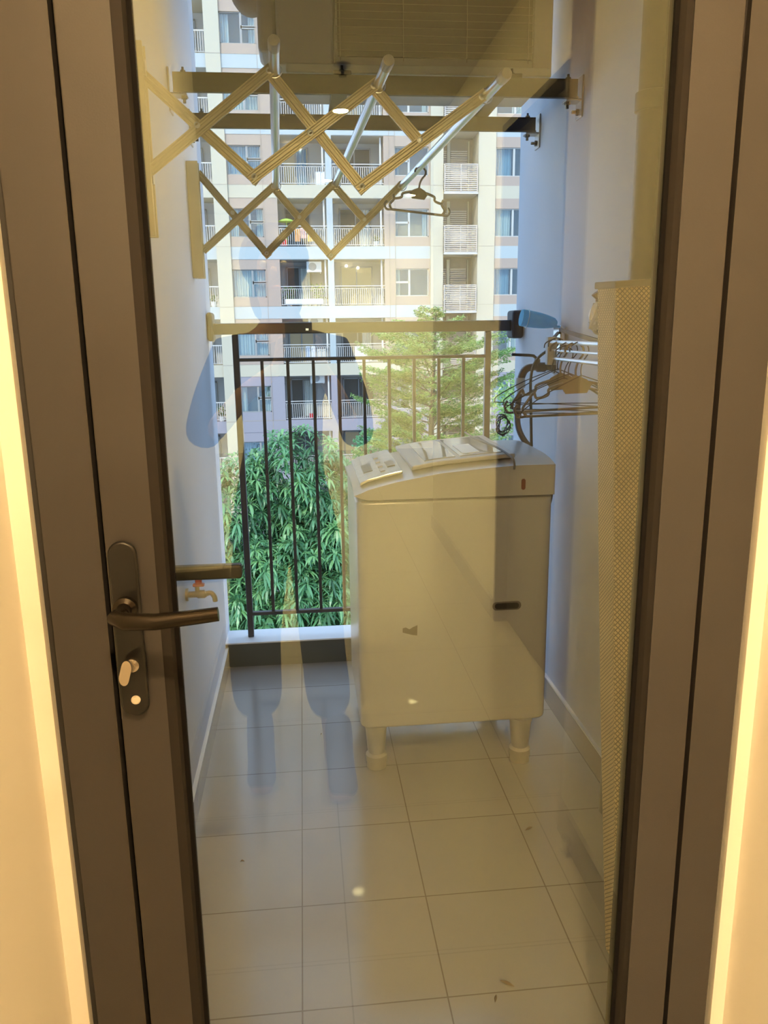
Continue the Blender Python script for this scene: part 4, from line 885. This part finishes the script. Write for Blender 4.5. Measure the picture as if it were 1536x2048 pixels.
nk = pv((-0.062, cy+0.01, 1.485), 0.052, sh); hb = pv((HX, cy+0.03, 1.555), (0.062, 0.072), nk); hc = pv((HX, cy+0.03, 1.63), (0.076, 0.092), hb); ht = pv((HX, cy+0.02, 1.70), (0.058, 0.070), hc)
for sx, ex, hx_ in ((-0.235, -0.305, -0.052), (0.105, 0.155, 0.040)):
    s1 = pv((sx, cy, 1.39), 0.050, sh); e1 = pv((ex, cy+0.07, 1.12), 0.038, s1)
    f1 = pv(((ex*0.45+hx_*0.55), -1.245, 1.275), 0.030, e1); w1 = pv((hx_*1.25, -1.195, 1.350), 0.021, f1); h1 = pv((hx_*1.2, -1.175, 1.385), (0.026, 0.016), w1)
    sg = -1 if hx_ < 0 else 1
    for q, (dz, ln) in enumerate(((0.030, 0.9), (0.012, 1.0), (-0.004, 0.96), (-0.020, 0.8))):
        a1 = pv((hx_*1.18+sg*0.004, -1.165, 1.390+dz), 0.0085, h1); a2 = pv((hx_*1.0+sg*0.006, -1.158+0.000, 1.398+dz), 0.0078, a1); pv((hx_*0.86, -1.1585, 1.402+dz), 0.0070, a2)
    t1_ = pv((hx_*1.02+sg*0.004, -1.190, 1.380), 0.010, h1); pv((hx_*0.72, -1.186, 1.395), 0.0085, t1_)
for lx, kx, fx, ty in ((-0.150, -0.185, -0.185, -1.115), (0.015, 0.030, 0.065, -1.04)):
    l1 = pv((lx, cy, 0.80), 0.088, pel); k1 = pv((kx, cy+0.03, 0.47), 0.055, l1); c1 = pv((kx*0.5+fx*0.5, cy+0.02, 0.32), 0.052, k1); an = pv((fx, ty-0.20, 0.085), 0.036, c1)
    he = pv((fx, ty-0.225, 0.04), 0.032, an); fb = pv((fx+0.005, ty-0.07, 0.032), (0.042, 0.026), an); pv((fx+0.008, ty-0.005, 0.020), (0.038, 0.016), fb)
skin_obj('body', Vb, Eb, Rb, skin_m, pr)
# face features
fy = cy+0.03+0.088
face = B().sphere((HX, fy+0.006, 1.615), 0.014, 8, (0.8, 0.9, 1.4)).sphere((HX-0.078, cy+0.03, 1.62), 0.02, 8, (0.4, 0.8, 1.4)).sphere((HX+0.078, cy+0.03, 1.62), 0.02, 8, (0.4, 0.8, 1.4))
mk('nose_and_ears', face, skin_m, pr, smooth=True)
mk('eyes', B().sphere((HX-0.030, fy-0.010, 1.64), 0.011, 8).sphere((HX+0.030, fy-0.010, 1.64), 0.011, 8), M('eye', (0.5, 0.5, 0.5), 0.2), pr, smooth=True)
mk('mouth', B().sphere((HX, fy-0.002, 1.575), 0.02, 8, (1.1, 0.35, 0.3)), M('lips', (0.40, 0.16, 0.13), 0.5), pr, smooth=True)
hb_ = B().sphere((HX, cy+0.012, 1.660), 0.112, 14, (0.95, 0.98, 0.95)); hb_.v = [(x, y, z) if not (y > cy+0.075 and z < 1.69) else (x, cy+0.070, z) for x, y, z in hb_.v]
hb_.sphere((HX, cy-0.045, 1.56), 0.085, 10, (1.0, 0.7, 1.25))
mk('hair', hb_, hair_m, pr, smooth=True)
# shirt
Vs = [(-0.080, cy, 0.74), (-0.080, cy, 0.95), (-0.078, cy, 1.15), (-0.065, cy, 1.35), (-0.06, cy, 1.46), (-0.235, cy, 1.38), (-0.300, cy+0.05, 1.20), (-0.325, cy+0.075, 1.09), (0.110, cy, 1.38), (0.160, cy+0.05, 1.19), (0.168, cy+0.075, 1.08)]
Es = [(0, 1), (1, 2), (2, 3), (3, 4), (3, 5), (5, 6), (6, 7), (3, 8), (8, 9), (9, 10)]
Rs = [(0.210, 0.125), (0.200, 0.12), (0.195, 0.125), (0.145, 0.10), (0.062, 0.062), 0.066, 0.062, 0.066, 0.066, 0.060, 0.062]
skin_obj('shirt', Vs, Es, Rs, shirt_m, pr, root=1)
Vt = [(-0.070, cy, 0.90), (-0.155, cy, 0.76), (-0.195, cy+0.04, 0.46), (-0.188, cy+0.08, 0.17), (0.020, cy, 0.76), (0.030, cy+0.05, 0.46), (0.055, cy+0.12, 0.17)]
skin_obj('trousers', Vt, [(0, 1), (1, 2), (2, 3), (0, 4), (4, 5), (5, 6)], [(0.15, 0.115), 0.105, 0.095, 0.088, 0.100, 0.080, 0.082], trou_m, pr, root=0)
sock_m = M('dark sock', (0.035, 0.035, 0.04), 0.9)
for fx, ty in ((-0.185, -1.115), (0.075, -1.04)):
    skin_obj('sock', [(fx, ty-0.19, 0.22), (fx, ty-0.20, 0.10), (fx, ty-0.215, 0.055), (fx+0.005, ty-0.10, 0.05), (fx+0.008, ty-0.01, 0.040)], [(0, 1), (1, 2), (1, 3), (3, 4)], [0.048, 0.046, 0.044, (0.050, 0.036), (0.050, 0.030)], sock_m, pr, root=1)
# the phone, its camera at the photographer's viewpoint
ph_ = thing('mobile_phone', (-0.005, -1.150, 1.40), 'dark slim mobile phone held upright at eye level, mirrored in the glass', 'phone')
pm = Matrix.Translation((-0.008, -1.152, 1.405)) @ Matrix.Rotation(math.radians(-13), 4, 'X')
mk('phone_body', B().box(-0.038, 0.038, -0.0045, 0.0035, -0.078, 0.070, pm), darkpl_m, ph_, bevel=0.003)
mk('screen', B().box(-0.035, 0.035, -0.0052, -0.0046, -0.074, 0.066, pm), M('phone screen', (0.2, 0.2, 0.2), 0.2, emit=(0.6, 0.7, 0.8), est=0.4), ph_)
mk('flash', B().box(0.020, 0.028, 0.0037, 0.0042, 0.046, 0.052, pm), M('phone sensor light', (1, 1, 1), emit=(1, 0.9, 0.75), est=5), ph_)
